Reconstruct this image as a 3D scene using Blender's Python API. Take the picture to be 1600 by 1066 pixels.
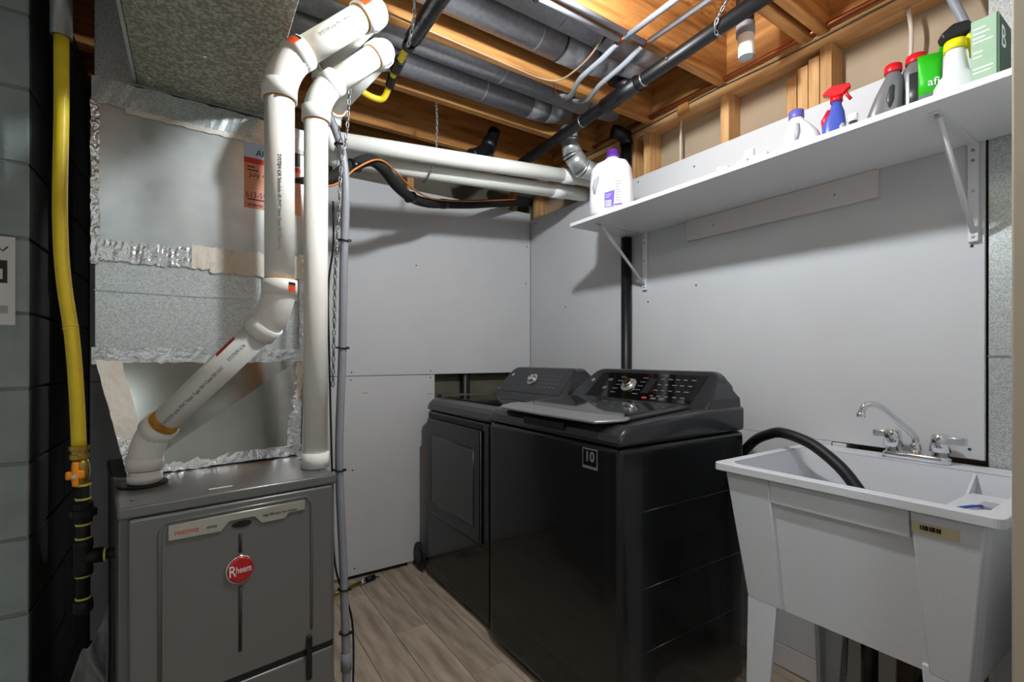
import bpy, bmesh, math, random
from mathutils import Vector, Matrix
random.seed(7)
PI = math.pi
scene = bpy.context.scene
for o in list(bpy.data.objects): bpy.data.objects.remove(o)
COL = scene.collection

# ------------------------------------------------------------------ camera
cam_d = bpy.data.cameras.new('camera'); cam = bpy.data.objects.new('camera', cam_d); COL.objects.link(cam)
cam_d.sensor_width = 36.0; cam_d.lens = 752 * 36 / 1600; cam_d.shift_y = 25 / 1600; cam_d.clip_start = .02
cam.location = (-1.93, -2.675, 1.22); cam.rotation_euler = (PI / 2, 0, math.radians(-33.6))
scene.camera = cam
# ------------------------------------------------------------------ world, lights, exposure
w = bpy.data.worlds.new('world'); scene.world = w; w.use_nodes = True
w.node_tree.nodes['Background'].inputs[0].default_value = (.8, .9, 1, 1)
w.node_tree.nodes['Background'].inputs[1].default_value = .05
BULB = (-1.14, -1.72, 2.315); BULB_STRENGTH = 900
FILL = (-2.0, -3.45, 2.37); FILL_STRENGTH = 42  # added fill light behind the camera, never in view
vs = scene.view_settings
vs.view_transform = 'Standard'; vs.look = 'None'; vs.gamma = 1; vs.use_curve_mapping = False; vs.exposure = 0.45

# ------------------------------------------------------------------ materials
def lin(c):
    return tuple(((v / 255) / 12.92 if v / 255 <= .04045 else ((v / 255 + .055) / 1.055) ** 2.4) for v in c) + (1,)
MATS = {}
def mat(name, col, rough=.5, metal=0., var=0., scale=8., stretch=(1, 1, 1), bump=0., bscale=60., rnd=0., col2=None,
        lo=.35, hi=.65, tex='noise', coat=0., emit=0., trans=0., spec=.5, ior=1.45, rvar=0., alpha=1.):
    m = bpy.data.materials.new(name); m.use_nodes = True; MATS[name] = m
    nt = m.node_tree; b = nt.nodes['Principled BSDF']; L = nt.links.new
    c1 = lin(col); b.inputs['Base Color'].default_value = c1
    b.inputs['Roughness'].default_value = rough; b.inputs['Metallic'].default_value = metal
    b.inputs['Coat Weight'].default_value = coat; b.inputs['Transmission Weight'].default_value = trans
    b.inputs['Specular IOR Level'].default_value = spec; b.inputs['IOR'].default_value = ior; b.inputs['Alpha'].default_value = alpha
    tc = nt.nodes.new('ShaderNodeTexCoord'); mp = nt.nodes.new('ShaderNodeMapping'); L(tc.outputs['Object'], mp.inputs[0])
    mp.inputs['Scale'].default_value = stretch
    out = None
    if var or col2:
        if tex == 'voronoi':
            t = nt.nodes.new('ShaderNodeTexVoronoi'); t.inputs['Scale'].default_value = scale; L(mp.outputs[0], t.inputs['Vector'])
            sp = nt.nodes.new('ShaderNodeSeparateColor'); L(t.outputs['Color'], sp.inputs[0]); fac = sp.outputs[0]
        else:
            t = nt.nodes.new('ShaderNodeTexNoise'); t.inputs['Scale'].default_value = scale; t.inputs['Detail'].default_value = 6
            L(mp.outputs[0], t.inputs['Vector']); fac = t.outputs['Fac']
        r = nt.nodes.new('ShaderNodeValToRGB'); L(fac, r.inputs[0])
        r.color_ramp.elements[0].position = lo; r.color_ramp.elements[1].position = hi
        r.color_ramp.elements[0].color = c1
        r.color_ramp.elements[1].color = lin(col2) if col2 else tuple(min(1, v * (1 + var)) for v in c1[:3]) + (1,)
        out = r.outputs[0]
        if rvar:
            mr = nt.nodes.new('ShaderNodeMapRange'); L(fac, mr.inputs[0]); mr.inputs[3].default_value = rough - rvar; mr.inputs[4].default_value = rough + rvar
            L(mr.outputs[0], b.inputs['Roughness'])
    if rnd:
        oi = nt.nodes.new('ShaderNodeObjectInfo'); hs = nt.nodes.new('ShaderNodeHueSaturation')
        mr = nt.nodes.new('ShaderNodeMapRange'); L(oi.outputs['Random'], mr.inputs[0]); mr.inputs[3].default_value = 1 - rnd; mr.inputs[4].default_value = 1 + rnd
        L(mr.outputs[0], hs.inputs['Value'])
        if out: L(out, hs.inputs['Color'])
        else: hs.inputs['Color'].default_value = c1
        out = hs.outputs[0]
    if out: L(out, b.inputs['Base Color'])
    if bump:
        n = nt.nodes.new('ShaderNodeTexNoise'); n.inputs['Scale'].default_value = bscale; n.inputs['Detail'].default_value = 4; L(mp.outputs[0], n.inputs['Vector'])
        bp = nt.nodes.new('ShaderNodeBump'); bp.inputs['Strength'].default_value = bump; bp.inputs['Distance'].default_value = .01
        L(n.outputs['Fac'], bp.inputs['Height']); L(bp.outputs[0], b.inputs['Normal'])
    if emit:
        b.inputs['Emission Color'].default_value = c1; b.inputs['Emission Strength'].default_value = emit
    return m
mat('drywall', (201, 202, 205), .75, var=.05, scale=3, bump=.02, bscale=120)
mat('drywall_patch', (190, 186, 184), .75, var=.06, scale=5)
mat('tan_board', (172, 152, 128), .85, var=.12, scale=4)
mat('hall_paint', (214, 214, 213), .7, var=.04, scale=3)
mat('jamb_paint', (172, 160, 140), .6, var=.05, scale=3)
mat('concrete', (92, 88, 78), .9, var=.3, scale=9, bump=.2)
for ax, st in (('x', (1.2, 14, 14)), ('y', (14, 1.2, 14)), ('z', (14, 14, 1.2))):
    mat('joist_wood_' + ax, (150, 96, 46), .65, scale=3, stretch=st, col2=(205, 148, 84), lo=.3, hi=.7, rnd=.10, bump=.06, bscale=12)
    mat('stud_wood_' + ax, (176, 128, 78), .7, scale=3, stretch=st, col2=(216, 172, 118), lo=.3, hi=.7, rnd=.08, bump=.06, bscale=12)
mat('osb', (126, 78, 36), .75, scale=30, stretch=(1, 2.2, 1), col2=(205, 142, 72), lo=.35, hi=.6, bump=.15, bscale=40)
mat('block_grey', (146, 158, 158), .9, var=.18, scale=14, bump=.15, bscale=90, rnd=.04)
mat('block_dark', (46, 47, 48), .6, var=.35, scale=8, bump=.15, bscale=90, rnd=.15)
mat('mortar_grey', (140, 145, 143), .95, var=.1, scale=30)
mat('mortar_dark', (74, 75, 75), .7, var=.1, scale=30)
mat('plank', (146, 131, 115), .5, scale=3.2, stretch=(8, 1.2, 1), col2=(196, 181, 162), lo=.33, hi=.68, rnd=.08, bump=.03, bscale=20)
mat('plank_base', (50, 42, 36), .8, var=.1)
mat('galv', (164, 169, 170), .3, .68, scale=2.6, col2=(224, 227, 227), lo=.38, hi=.66, rvar=.12, bump=.03, bscale=3)
mat('galv_smooth', (140, 142, 138), .2, .92, scale=4, col2=(170, 170, 164), bump=.03, bscale=2.5)
mat('galv_spangle', (170, 176, 176), .38, .62, tex='voronoi', scale=380, col2=(220, 224, 224), lo=0, hi=1, bump=.02, bscale=8)
mat('galv_dirty', (138, 141, 128), .55, .25, scale=110, col2=(196, 195, 176), lo=.44, hi=.62, rvar=.1)
mat('galv_round', (150, 151, 157), .42, .62, var=.25, scale=60, bump=.02, bscale=90)
mat('foil', (214, 216, 218), .26, .95, var=.2, scale=20, bump=.5, bscale=45)
mat('tape_back', (214, 200, 184), .7, scale=12, col2=(232, 226, 216), lo=.3, hi=.7, bump=.3, bscale=50)
mat('pvc', (236, 236, 230), .5, var=.03, scale=5, spec=.35)
mat('pvc_collar', (240, 240, 236), .45, var=.03, spec=.35)
mat('primer', (206, 148, 52), .5, scale=30, col2=(150, 84, 32), lo=.4, hi=.7)
mat('orange_print', (214, 74, 28), .5, var=.1)
mat('ink_blue', (120, 124, 165), .6, var=.05); mat('ink_black', (24, 24, 26), .6, var=.05); mat('ink_red', (196, 50, 40), .5, var=.05)
mat('ink_grey', (120, 122, 124), .5, var=.05); mat('ink_white', (230, 230, 230), .5, var=.03); mat('ink_purple', (84, 40, 110), .5, var=.05)
mat('furnace_grey', (116, 117, 117), .3, .4, var=.06, scale=2, bump=.01, bscale=2)
mat('furnace_dark', (40, 40, 40), .5, var=.1)
mat('silver', (196, 196, 188), .32, .75, var=.05, scale=30)
mat('badge_red', (176, 22, 28), .25, .2, coat=.6, var=.15, scale=20)
mat('chrome', (226, 228, 230), .1, 1., var=.03)
mat('steel', (150, 152, 154), .35, .9, var=.1, scale=30)
mat('appliance', (24, 25, 27), .22, .25, var=.2, scale=120, coat=.25)
mat('appliance_top', (48, 49, 52), .3, .4, var=.2, scale=120, coat=.3)
mat('glass_black', (12, 12, 14), .06, 0., var=.1, coat=.5)
mat('lid_silver', (156, 156, 160), .38, .7, var=.1, scale=40)
mat('black_plastic', (20, 20, 22), .45, var=.2, scale=20)
mat('black_rubber', (16, 16, 17), .5, var=.2, scale=20)
mat('black_abs', (14, 14, 17), .42, var=.2, scale=12)
mat('black_foam', (26, 25, 26), .85, var=.4, scale=40, bump=.3, bscale=80)
mat('black_tape', (18, 18, 20), .3, var=.3, scale=30, bump=.3, bscale=40)
mat('yellow_coat', (226, 198, 40), .4, var=.08, scale=20)
mat('yellow_tape', (206, 196, 92), .6, var=.1)
mat('brass', (168, 142, 70), .35, .9, var=.2, scale=30)
mat('orange_plastic', (238, 140, 22), .4, var=.08)
mat('black_iron', (30, 30, 30), .5, .5, var=.4, scale=30)
mat('grey_plastic', (140, 143, 151), .45, var=.06, scale=20)
mat('copper', (150, 84, 52), .35, .9, var=.2, scale=20)
mat('copper_wire', (196, 120, 60), .5, .2, var=.1)
mat('cable_white', (206, 194, 178), .5, var=.08); mat('cable_brown', (146, 122, 100), .5, var=.08)
mat('melamine', (236, 236, 238), .35, var=.02)
mat('cleat_paint', (214, 208, 206), .6, var=.05, scale=6)
mat('white_metal', (222, 222, 224), .38, var=.03)
mat('tub_white', (214, 217, 223), .45, scale=420, col2=(196, 199, 205), lo=.5, hi=.8)
mat('label_cream', (206, 198, 160), .6, var=.05)
mat('jug_white', (232, 232, 240), .35, var=.03); mat('purple', (96, 52, 156), .35, var=.05); mat('lilac', (112, 84, 190), .5, var=.05)
mat('recess_grey', (168, 170, 180), .5, var=.03); mat('cap_blue', (92, 90, 170), .4, var=.05)
mat('red_plastic', (206, 18, 34), .35, var=.08); mat('bottle_blue', (62, 82, 170), .3, var=.08)
mat('bottle_grey', (126, 128, 132), .32, .35, var=.06); mat('bottle_dark', (52, 54, 56), .35, var=.08)
mat('pouch_green', (40, 176, 24), .4, var=.08); mat('pouch_grey', (104, 112, 124), .4, var=.2, scale=60)
mat('yellow_plastic', (240, 226, 20), .4, var=.04)
mat('box_green', (150, 178, 152), .6, var=.06, scale=60); mat('box_dark', (44, 78, 58), .6, var=.1)
mat('paper_white', (226, 228, 230), .6, var=.03); mat('sticker_blue', (186, 198, 226), .5, var=.05)
mat('sticker_orange', (226, 116, 66), .5, scale=3, col2=(222, 150, 116), lo=.4, hi=.6)
mat('plastic_film', (120, 122, 122), .35, var=.5, scale=9, stretch=(6, 6, 1), bump=.5, bscale=18, alpha=.8)
mat('chain_steel', (140, 140, 142), .4, .85, var=.2)
mat('bulb_glass', (245, 252, 255), .5, emit=BULB_STRENGTH)
mat('fill_lamp', (240, 253, 255), .5, emit=FILL_STRENGTH)
mat('porcelain', (232, 230, 224), .25, var=.03)

# ------------------------------------------------------------------ mesh helpers
class MB:
    def __init__(s): s.v = []; s.f = []; s.sm = []
    def add(s, verts, faces, smooth=False):
        o = len(s.v); s.v += [tuple(p) for p in verts]; s.f += [tuple(i + o for i in f) for f in faces]; s.sm += [smooth] * len(faces); return s
    def box(s, a, b):
        x0, y0, z0 = a; x1, y1, z1 = b
        x0, x1 = min(x0, x1), max(x0, x1); y0, y1 = min(y0, y1), max(y0, y1); z0, z1 = min(z0, z1), max(z0, z1)
        return s.add([(x0, y0, z0), (x1, y0, z0), (x1, y1, z0), (x0, y1, z0), (x0, y0, z1), (x1, y0, z1), (x1, y1, z1), (x0, y1, z1)],
                     [(0, 3, 2, 1), (4, 5, 6, 7), (0, 1, 5, 4), (1, 2, 6, 5), (2, 3, 7, 6), (3, 0, 4, 7)])
    def tube(s, pts, r, n=12, cap=True, smooth=True):
        pts = [Vector(p) for p in pts]; m = len(pts); rr = r if isinstance(r, (list, tuple)) else [r] * m
        t0 = (pts[1] - pts[0]).normalized(); up = Vector((0, 0, 1)) if abs(t0.z) < .9 else Vector((1, 0, 0))
        nn = (up - t0 * up.dot(t0)).normalized(); vs_ = []
        for i, p in enumerate(pts):
            t = (pts[min(i + 1, m - 1)] - pts[max(i - 1, 0)]).normalized()
            nn = (nn - t * nn.dot(t)).normalized(); b = t.cross(nn)
            for k in range(n):
                a = 2 * PI * k / n; vs_.append(p + (nn * math.cos(a) + b * math.sin(a)) * rr[i])
        fs = [(i * n + k, i * n + (k + 1) % n, (i + 1) * n + (k + 1) % n, (i + 1) * n + k) for i in range(m - 1) for k in range(n)]
        s.add(vs_, fs, smooth)
        if cap:
            o = len(s.v) - len(vs_)
            s.f.append(tuple(o + k for k in range(n))[::-1]); s.sm.append(False)
            s.f.append(tuple(o + (m - 1) * n + k for k in range(n))); s.sm.append(False)
        return s
    def loft(s, secs, cap=True, smooth=True):
        n = len(secs[0]); vs_ = [p for sec in secs for p in sec]
        fs = [(i * n + k, i * n + (k + 1) % n, (i + 1) * n + (k + 1) % n, (i + 1) * n + k) for i in range(len(secs) - 1) for k in range(n)]
        s.add(vs_, fs, smooth)
        if cap:
            o = len(s.v) - len(vs_)
            s.f.append(tuple(o + k for k in range(n))[::-1]); s.sm.append(False)
            s.f.append(tuple(o + (len(secs) - 1) * n + k for k in range(n))); s.sm.append(False)
        return s
    def prism(s, poly, ext):      # poly: list of 3D points, ext: vector
        n = len(poly); e = Vector(ext); a = [Vector(p) for p in poly]
        return s.add(a + [p + e for p in a], [tuple(range(n))[::-1], tuple(range(n, 2 * n))] + [(i, (i + 1) % n, n + (i + 1) % n, n + i) for i in range(n)])
    def mesh(s, name, bevel=0., seg=2, angle=30):
        me = bpy.data.meshes.new(name); me.from_pydata(s.v, [], s.f)
        for p, q in zip(me.polygons, s.sm): p.use_smooth = q
        bm = bmesh.new(); bm.from_mesh(me)
        bmesh.ops.recalc_face_normals(bm, faces=bm.faces)
        if bevel:
            ed = [e for e in bm.edges if len(e.link_faces) == 2 and e.calc_face_angle(0) > math.radians(angle)]
            r = bmesh.ops.bevel(bm, geom=ed, offset=bevel, segments=seg, profile=.5, affect='EDGES', clamp_overlap=True)
            for f in r['faces']: f.smooth = True
        bm.to_mesh(me); bm.free()
        return me
def superell(cx, cy, z, rx, ry, e=2.6, n=24):
    out = []
    for k in range(n):
        a = 2 * PI * k / n; c, s = math.cos(a), math.sin(a)
        out.append((cx + rx * math.copysign(abs(c) ** (2 / e), c), cy + ry * math.copysign(abs(s) ** (2 / e), s), z))
    return out
def ring(p, d, r0, r1, L, n=20):  # short collar
    p = Vector(p); d = Vector(d).normalized()
    return MB().tube([p - d * L / 2, p - d * L / 2 + d * .0001, p + d * L / 2, p + d * L / 2 + d * .0001], [r0, r1, r1, r0], n)
WORLD = {}
def put(o, parent):
    COL.objects.link(o)
    if parent is not None:
        o.parent = parent
        if parent.name in WORLD: o.matrix_parent_inverse = WORLD[parent.name].inverted()
        if parent.name in WORLD: WORLD[o.name] = WORLD[parent.name] @ o.matrix_parent_inverse
    return o
def obj(name, mb, m, parent=None, bevel=0., seg=2, angle=30):
    me = mb.mesh(name, bevel, seg, angle) if isinstance(mb, MB) else mb
    me.materials.append(MATS[m] if isinstance(m, str) else m) if not me.materials else None
    o = bpy.data.objects.new(name, me)
    return put(o, parent)
def tag(o, label, cat, group=None):
    o['label'] = label; o['category'] = cat
    if group: o['group'] = group
    return o
def thing(name, label, cat, loc=(0, 0, 0), rz=0., group=None, world=True):
    """Empty at the thing's base. world=True: the parts' meshes are given in room coordinates."""
    o = bpy.data.objects.new(name, None); COL.objects.link(o); o.location = loc; o.rotation_euler = (0, 0, rz)
    o.empty_display_size = .05
    if world: WORLD[o.name] = Matrix.Translation(loc) @ Matrix.Rotation(rz, 4, 'Z')
    return tag(o, label, cat, group)
def struct(name, mb, m, parent=None, **k):
    o = obj(name, mb, m, parent, **k); o['kind'] = 'structure'; WORLD[o.name] = Matrix.Identity(4); return o
def text(name, body, size, origin, u, v, m, parent=None, align='CENTER', ext=.0004, squeeze=1., bold=0.):
    cu = bpy.data.curves.new(name, 'FONT'); cu.body = body; cu.size = size; cu.offset = bold; cu.extrude = ext; cu.align_x = align; cu.align_y = 'CENTER'; cu.resolution_u = 3
    t = bpy.data.objects.new('tmp', cu); COL.objects.link(t); bpy.context.view_layer.update()
    me = bpy.data.meshes.new_from_object(t.evaluated_get(bpy.context.evaluated_depsgraph_get())); bpy.data.objects.remove(t)
    u = Vector(u).normalized(); v = Vector(v).normalized(); n = u.cross(v)
    M = Matrix(((u.x, v.x, n.x, origin[0]), (u.y, v.y, n.y, origin[1]), (u.z, v.z, n.z, origin[2]), (0, 0, 0, 1)))
    me.transform(M @ Matrix.Diagonal((squeeze, 1, 1, 1))); me.materials.clear()
    return obj(name, me, m, parent)
def bez(a, b, c, n=6):
    a, b, c = Vector(a), Vector(b), Vector(c)
    return [a * (1 - t) ** 2 + b * 2 * t * (1 - t) + c * t * t for t in [i / n for i in range(n + 1)]]
def spline(pts, n=8):       # Catmull-Rom
    P = [Vector(p) for p in pts]; P = [P[0] * 2 - P[1]] + P + [P[-1] * 2 - P[-2]]; out = []
    for i in range(1, len(P) - 2):
        for k in range(n):
            t = k / n
            out.append(.5 * ((2 * P[i]) + (P[i + 1] - P[i - 1]) * t + (2 * P[i - 1] - 5 * P[i] + 4 * P[i + 1] - P[i + 2]) * t * t + (3 * P[i] - P[i - 1] - 3 * P[i + 1] + P[i + 2]) * t ** 3))
    return out + [P[-2]]
def chain_mesh(pts, pitch=.017, r=.0022, wid=.005):
    P = spline(pts, 24); mb = MB(); acc = 0; k = 0; last = P[0]
    for a, b in zip(P, P[1:]):
        acc += (b - a).length
        if acc >= pitch:
            acc = 0; d = (b - a).normalized(); up = Vector((1, .3, .1)); s_ = d.cross(up).normalized(); q = s_ if k % 2 else d.cross(s_).normalized(); k += 1
            L = pitch * .68; loop = []
            for j in range(9):
                an = 2 * PI * j / 8; loop.append(b + d * (L * math.cos(an)) + q * (wid * math.sin(an)))
            mb.tube(loop, r, 5, cap=False)
    return mb
# ================================================================== THE SETTING
# floor
fl = struct('floor', MB().box((-3.4, -4.1, -.06), (.2, .2, -.008)), 'plank_base')
pw, pl = .148, 1.21
pm = MB().box((.0008, .0008, -.009), (pw - .0008, pl - .0008, 0)).mesh('plank', .001, 1); pm.materials.append(MATS['plank'])
for i in range(24):
    off = (i * .43) % pl
    for j in range(-1, 4):
        x = -.0 - (i + 1) * pw; y = .0 - (j + 1) * pl + off
        if y > -.05 or y + pl < -4.05: continue
        o = obj('plank', pm, 'plank', fl); o.location = (x, y, 0)
for i in range(24):                                    # short end pieces at the back wall
    off = (i * .43) % pl; y0 = off
    x = -(i + 1) * pw; top = off - pl * math.floor(off / pl)
    ys = [off - (j + 1) * pl for j in range(-1, 4)]; ys = [y for y in ys if -.05 < y + 1e-6 and y < 0]
# foundation behind the panels
wb = struct('wall_back', MB().box((-3.4, .075, 0), (.25, .2, 2.62)), 'concrete')
def panel(parent, a, b, m='drywall'): return obj('panel', MB().box(a, b), m, parent, bevel=.0015, seg=1)
panel(wb, (-2.29, 0, 1.1165), (-.0015, .012, 2.2))
panel(wb, (-2.29, 0, .022), (-.712, .012, 1.1135))
def screws(parent, pts, axis):
    for p in pts:
        d = Vector((0, -1, 0)) if axis == 'y' else Vector((-1, 0, 0))
        obj('screw', MB().tube([Vector(p) + d * -.003, Vector(p) + d * .0012, Vector(p) + d * .0016], [.0042, .0042, .002], 8), 'ink_black', parent)
screws(wb, [(-1.205, 0, 1.136), (-1.21, 0, 1.094), (-.74, 0, 1.137), (-.74, 0, 1.097), (-.83, 0, 1.76), (-.03, 0, 1.15), (-.04, 0, 1.72), (-1.2, 0, .60), (-1.19, 0, .06), (-.03, 0, 1.97)], 'y')
for (x, z) in ((-1.13, 1.02), (-.745, 1.0), (-.752, .93)):
    obj('scuff', MB().box((x - .014, -.0007, z - .0015), (x + .014, .001, z + .0015)), 'ink_grey', wb)
for x in (-2.1, -1.7, -1.28, -.86, -.12):                 # furring studs that carry the panels
    obj('stud', MB().box((x - .02, .012, .0), (x + .02, .075, 2.41)), 'stud_wood_z', wb, bevel=.002, seg=1)
obj('bottom_plate', MB().box((-2.29, .013, .0), (-.75, .074, .019)), 'black_plastic', wb)
obj('ledger', MB().box((-.66, .0125, .955), (-.14, .075, .99)), 'concrete', wb)
obj('blocking', MB().box((-.095, .0125, 1.09), (-.0, .075, 1.125)), 'stud_wood_x', wb)
# right wall: tan board behind, studs, plates, painted panel
wr = struct('wall_right', MB().box((.103, -3.0, 0), (.2, .2, 2.62)), 'tan_board')
panel(wr, (0, -2.268, .915), (.012, -.0, 2.155))
panel(wr, (0, -1.862, .092), (.012, -.0, .914))
screws(wr, [(0, -1.30, 1.55), (0, -2.235, .945), (0, -.06, 2.12), (0, -.28, 2.135), (0, -1.29, 2.10), (0, -.955, 2.13), (0, -1.02, 1.50), (0, -.37, 1.53), (0, -2.24, 1.55)], 'x')
obj('top_plate', MB().box((.0125, -3.0, 2.372), (.1025, -.0, 2.41)), 'stud_wood_y', wr, bevel=.002, seg=1)
obj('top_plate', MB().box((.0125, -3.0, 2.411), (.1025, .0, 2.449)), 'stud_wood_y', wr, bevel=.002, seg=1)
for y0, y1 in ((-.05, -.012), (-.50, -.46), (-.92, -.88), (-1.108, -.978), (-1.531, -1.413), (-1.735, -1.697), (-1.776, -1.738), (-1.816, -1.778), (-1.937, -1.818)):
    top = 2.371
    if y0 in (-1.735,): top = 2.31
    if y0 in (-1.776, -1.816): top = 2.33 if y0 == -1.776 else 2.345
    xf = .0125
    if y1 - y0 > .1:        # a stud seen with its side: face plus the 90 mm deep flank
        obj('stud', MB().box((xf, y1 - .04, 0.02), (.1025, y1, top)), 'stud_wood_z', wr, bevel=.002, seg=1)
    else:
        obj('stud', MB().box((xf, y0, 0.02), (.1025, y1, top)), 'stud_wood_z', wr, bevel=.002, seg=1)
# unfinished wall under the tub
obj('bottom_plate', MB().box((.0, -2.26, 0), (.1, -.0, .09)), 'cleat_paint', wr, bevel=.002, seg=1)
obj('stud', MB().box((.0, -1.91, .091), (.1, -1.865, .912)), 'cleat_paint', wr, bevel=.002, seg=1)
obj('stud', MB().box((.0125, -2.17, .091), (.1, -2.10, .912)), 'concrete', wr, bevel=.002, seg=1)
# ceiling: OSB deck and joists
ce = struct('ceiling', MB().box((-3.4, -4.1, 2.652), (.2, .2, 2.70)), 'osb')
JY = [-.208, -.614, -1.02, -1.426, -1.833, -2.24, -2.646, -3.05, -3.46, -3.86]
for y in JY:
    obj('joist', MB().box((-3.35, y - .019, 2.412 if y > -3 else 2.412), (.012, y + .019, 2.65)), 'joist_wood_x', ce, bevel=.0025, seg=1)
obj('joist', MB().box((-.4, -1.795, 2.412), (.012, -1.755, 2.65)), 'joist_wood_x', ce, bevel=.0025, seg=1)
obj('rim_joist', MB().box((.0125, -3.0, 2.45), (.05, .07, 2.65)), 'joist_wood_y', ce)
obj('rim_joist', MB().box((-3.35, .03, 2.42), (.012, .074, 2.65)), 'joist_wood_x', ce)
# left: concrete block wall with its end face towards the room's front
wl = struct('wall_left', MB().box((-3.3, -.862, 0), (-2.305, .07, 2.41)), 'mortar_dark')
zs = [-.07 + .2015 * k for k in range(13)]
for k, z0 in enumerate(zs):
    z1 = min(z0 + .2015 - .008, 2.41); z0 = max(z0, 0)
    st = .2 if k % 2 else 0
    # end face blocks: visible run is the first block
    x1 = -2.297
    for wdt in ([.2] if k % 2 else []) + [.398] * 3:
        x0 = max(x1 - wdt, -3.3)
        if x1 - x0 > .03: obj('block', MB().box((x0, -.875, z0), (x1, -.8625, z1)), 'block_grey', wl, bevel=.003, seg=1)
        x1 = x0 - .01
    y0 = -.862
    for wdt in ([.2] if k % 2 else []) + [.398] * 3:
        y1 = min(y0 + wdt, .07)
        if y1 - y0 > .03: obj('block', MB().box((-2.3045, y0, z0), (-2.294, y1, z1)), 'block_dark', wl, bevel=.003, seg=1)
        y0 = y1 + .01
# mortar on the end face
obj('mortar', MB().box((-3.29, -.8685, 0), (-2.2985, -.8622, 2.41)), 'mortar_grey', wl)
# front: the stub of wall with the door jamb that the photograph looks past, and the hall behind
wf = struct('wall_front', MB().box((-.88, -2.625, 0), (.1, -2.50, 2.41)), 'hall_paint')
struct('trim_1', MB().box((-.906, -2.64, 0), (-.8805, -2.488, 2.41)), 'jamb_paint', bevel=.003)
struct('wall_hall', MB().box((-3.4, -4.2, 0), (.2, -4.1, 2.65)), 'hall_paint')
struct('wall_side', MB().box((-3.42, -4.1, 0), (-3.31, -.88, 2.65)), 'hall_paint')
struct('wall_hall_right', MB().box((.1, -4.1, 0), (.2, -2.64, 2.65)), 'hall_paint')

# ------------------------------------------------------------------ lamps
lt = thing('ceiling_bulb', 'bare white light bulb in a porcelain holder under the joists', 'light bulb', (BULB[0], BULB[1], 2.41))
obj('holder', MB().loft([superell(BULB[0], BULB[1], z, r, r, 2, 20) for z, r in ((2.412, .055), (2.395, .055), (2.375, .03), (2.36, .026))]), 'porcelain', lt)
obj('glass', MB().loft([superell(BULB[0], BULB[1], z, r, r, 2, 16) for z, r in ((2.359, .014), (2.345, .018), (2.325, .029), (2.308, .032), (2.29, .028), (2.278, .014))]), 'bulb_glass', lt)
obj('bracket', MB().box((BULB[0] - .02, -1.813, 2.413), (BULB[0] + .02, BULB[1] + .03, 2.43)), 'steel', lt)
hl = thing('added_fill_light', 'round fill light added out of view behind the camera', 'fill light', (FILL[0], FILL[1], 2.41))  # unseen lamp, added to fill the dark left side and brighten the metal
obj('rim', MB().loft([superell(FILL[0], FILL[1], z, r, r, 2, 24) for z, r in ((2.411, .16), (2.385, .165))]), 'white_metal', hl)
obj('diffuser', MB().loft([superell(FILL[0], FILL[1], z, r, r, 2, 24) for z, r in ((2.3845, .15), (2.365, .14), (2.35, .10))]), 'fill_lamp', hl)

# ================================================================== FURNACE
FA = math.radians(7.9)
fu = thing('gas_furnace', 'grey metal gas furnace with silver nameplate and red oval badge', 'furnace', (-2.074, -1.223, 0), FA, world=False)
W_, H_, D_ = .515, .864, .72
obj('cabinet', MB().box((0, .012, 0), (W_, D_, H_ - .012)), 'furnace_grey', fu, bevel=.004)
obj('top_flange', MB().box((-.003, -.002, H_ - .03), (W_ + .003, D_, H_)), 'furnace_grey', fu, bevel=.006)
door = obj('upper_door', MB().box((.018, -.006, .362), (W_ - .012, .0118, H_ - .032)), 'furnace_grey', fu, bevel=.006, seg=3)
# raised border around the recessed centre panel
poly = [(.078, .42), (.078, .79), (.09, .813), (.425, .813), (.44, .79), (.44, .42)]
obj('pressed_bead', MB().tube([(x, -.006, z) for x, z in poly], .0045, 8), 'furnace_grey', door)
obj('pressed_bead', MB().tube([(.253, -.0055, .745), (.253, -.0055, .695)], .0045, 8), 'furnace_dark', door)
obj('pressed_bead', MB().tube([(.253, -.0055, .605), (.253, -.0055, .43)], .0045, 8), 'furnace_dark', door)
obj('lower_door', MB().box((.018, -.006, .04), (W_ - .012, .0118, .345)), 'furnace_grey', fu, bevel=.006, seg=3)
obj('door_gap', MB().box((.016, -.001, .3455), (W_ - .01, .0115, .3615)), 'black_plastic', fu)
lat = obj('latch', MB().box((.424, -.016, .275), (.44, -.0062, .405)), 'black_plastic', fu, bevel=.006)
obj('latch_catch', MB().tube([(.432, -.017, .385), (.432, -.023, .385)], .006, 10), 'black_rubber', lat)
obj('latch', MB().box((.066, -.016, .275), (.082, -.0062, .405)), 'black_plastic', fu, bevel=.006)
npoly = [(.094, .768), (.094, .805), (.42, .805), (.42, .772), (.385, .772), (.378, .757), (.305, .757), (.287, .782), (.226, .782), (.208, .757), (.205, .768)]
npoly = [(.094, .766), (.094, .805), (.42, .805), (.42, .776), (.375, .776), (.365, .763), (.305, .763), (.287, .785), (.226, .785), (.208, .763)]
npl = obj('nameplate', MB().prism([(x, -.0062, z) for x, z in npoly], (0, -.005, 0)), 'silver', fu, bevel=.0015, seg=1)
text('lettering', 'PRESTIGE', .0125, (.107, -.0117, .781), (1, 0, 0), (0, 0, 1), 'ink_red', npl, 'LEFT')
text('lettering', 'SERIES', .0085, (.175, -.0117, .7805), (1, 0, 0), (0, 0, 1), 'ink_black', npl, 'LEFT')
text('lettering', 'High Efficiency Gas Furnace', .0095, (.307, -.0117, .783), (1, 0, 0), (0, 0, 1), 'ink_black', npl, 'LEFT', squeeze=.85)
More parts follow.
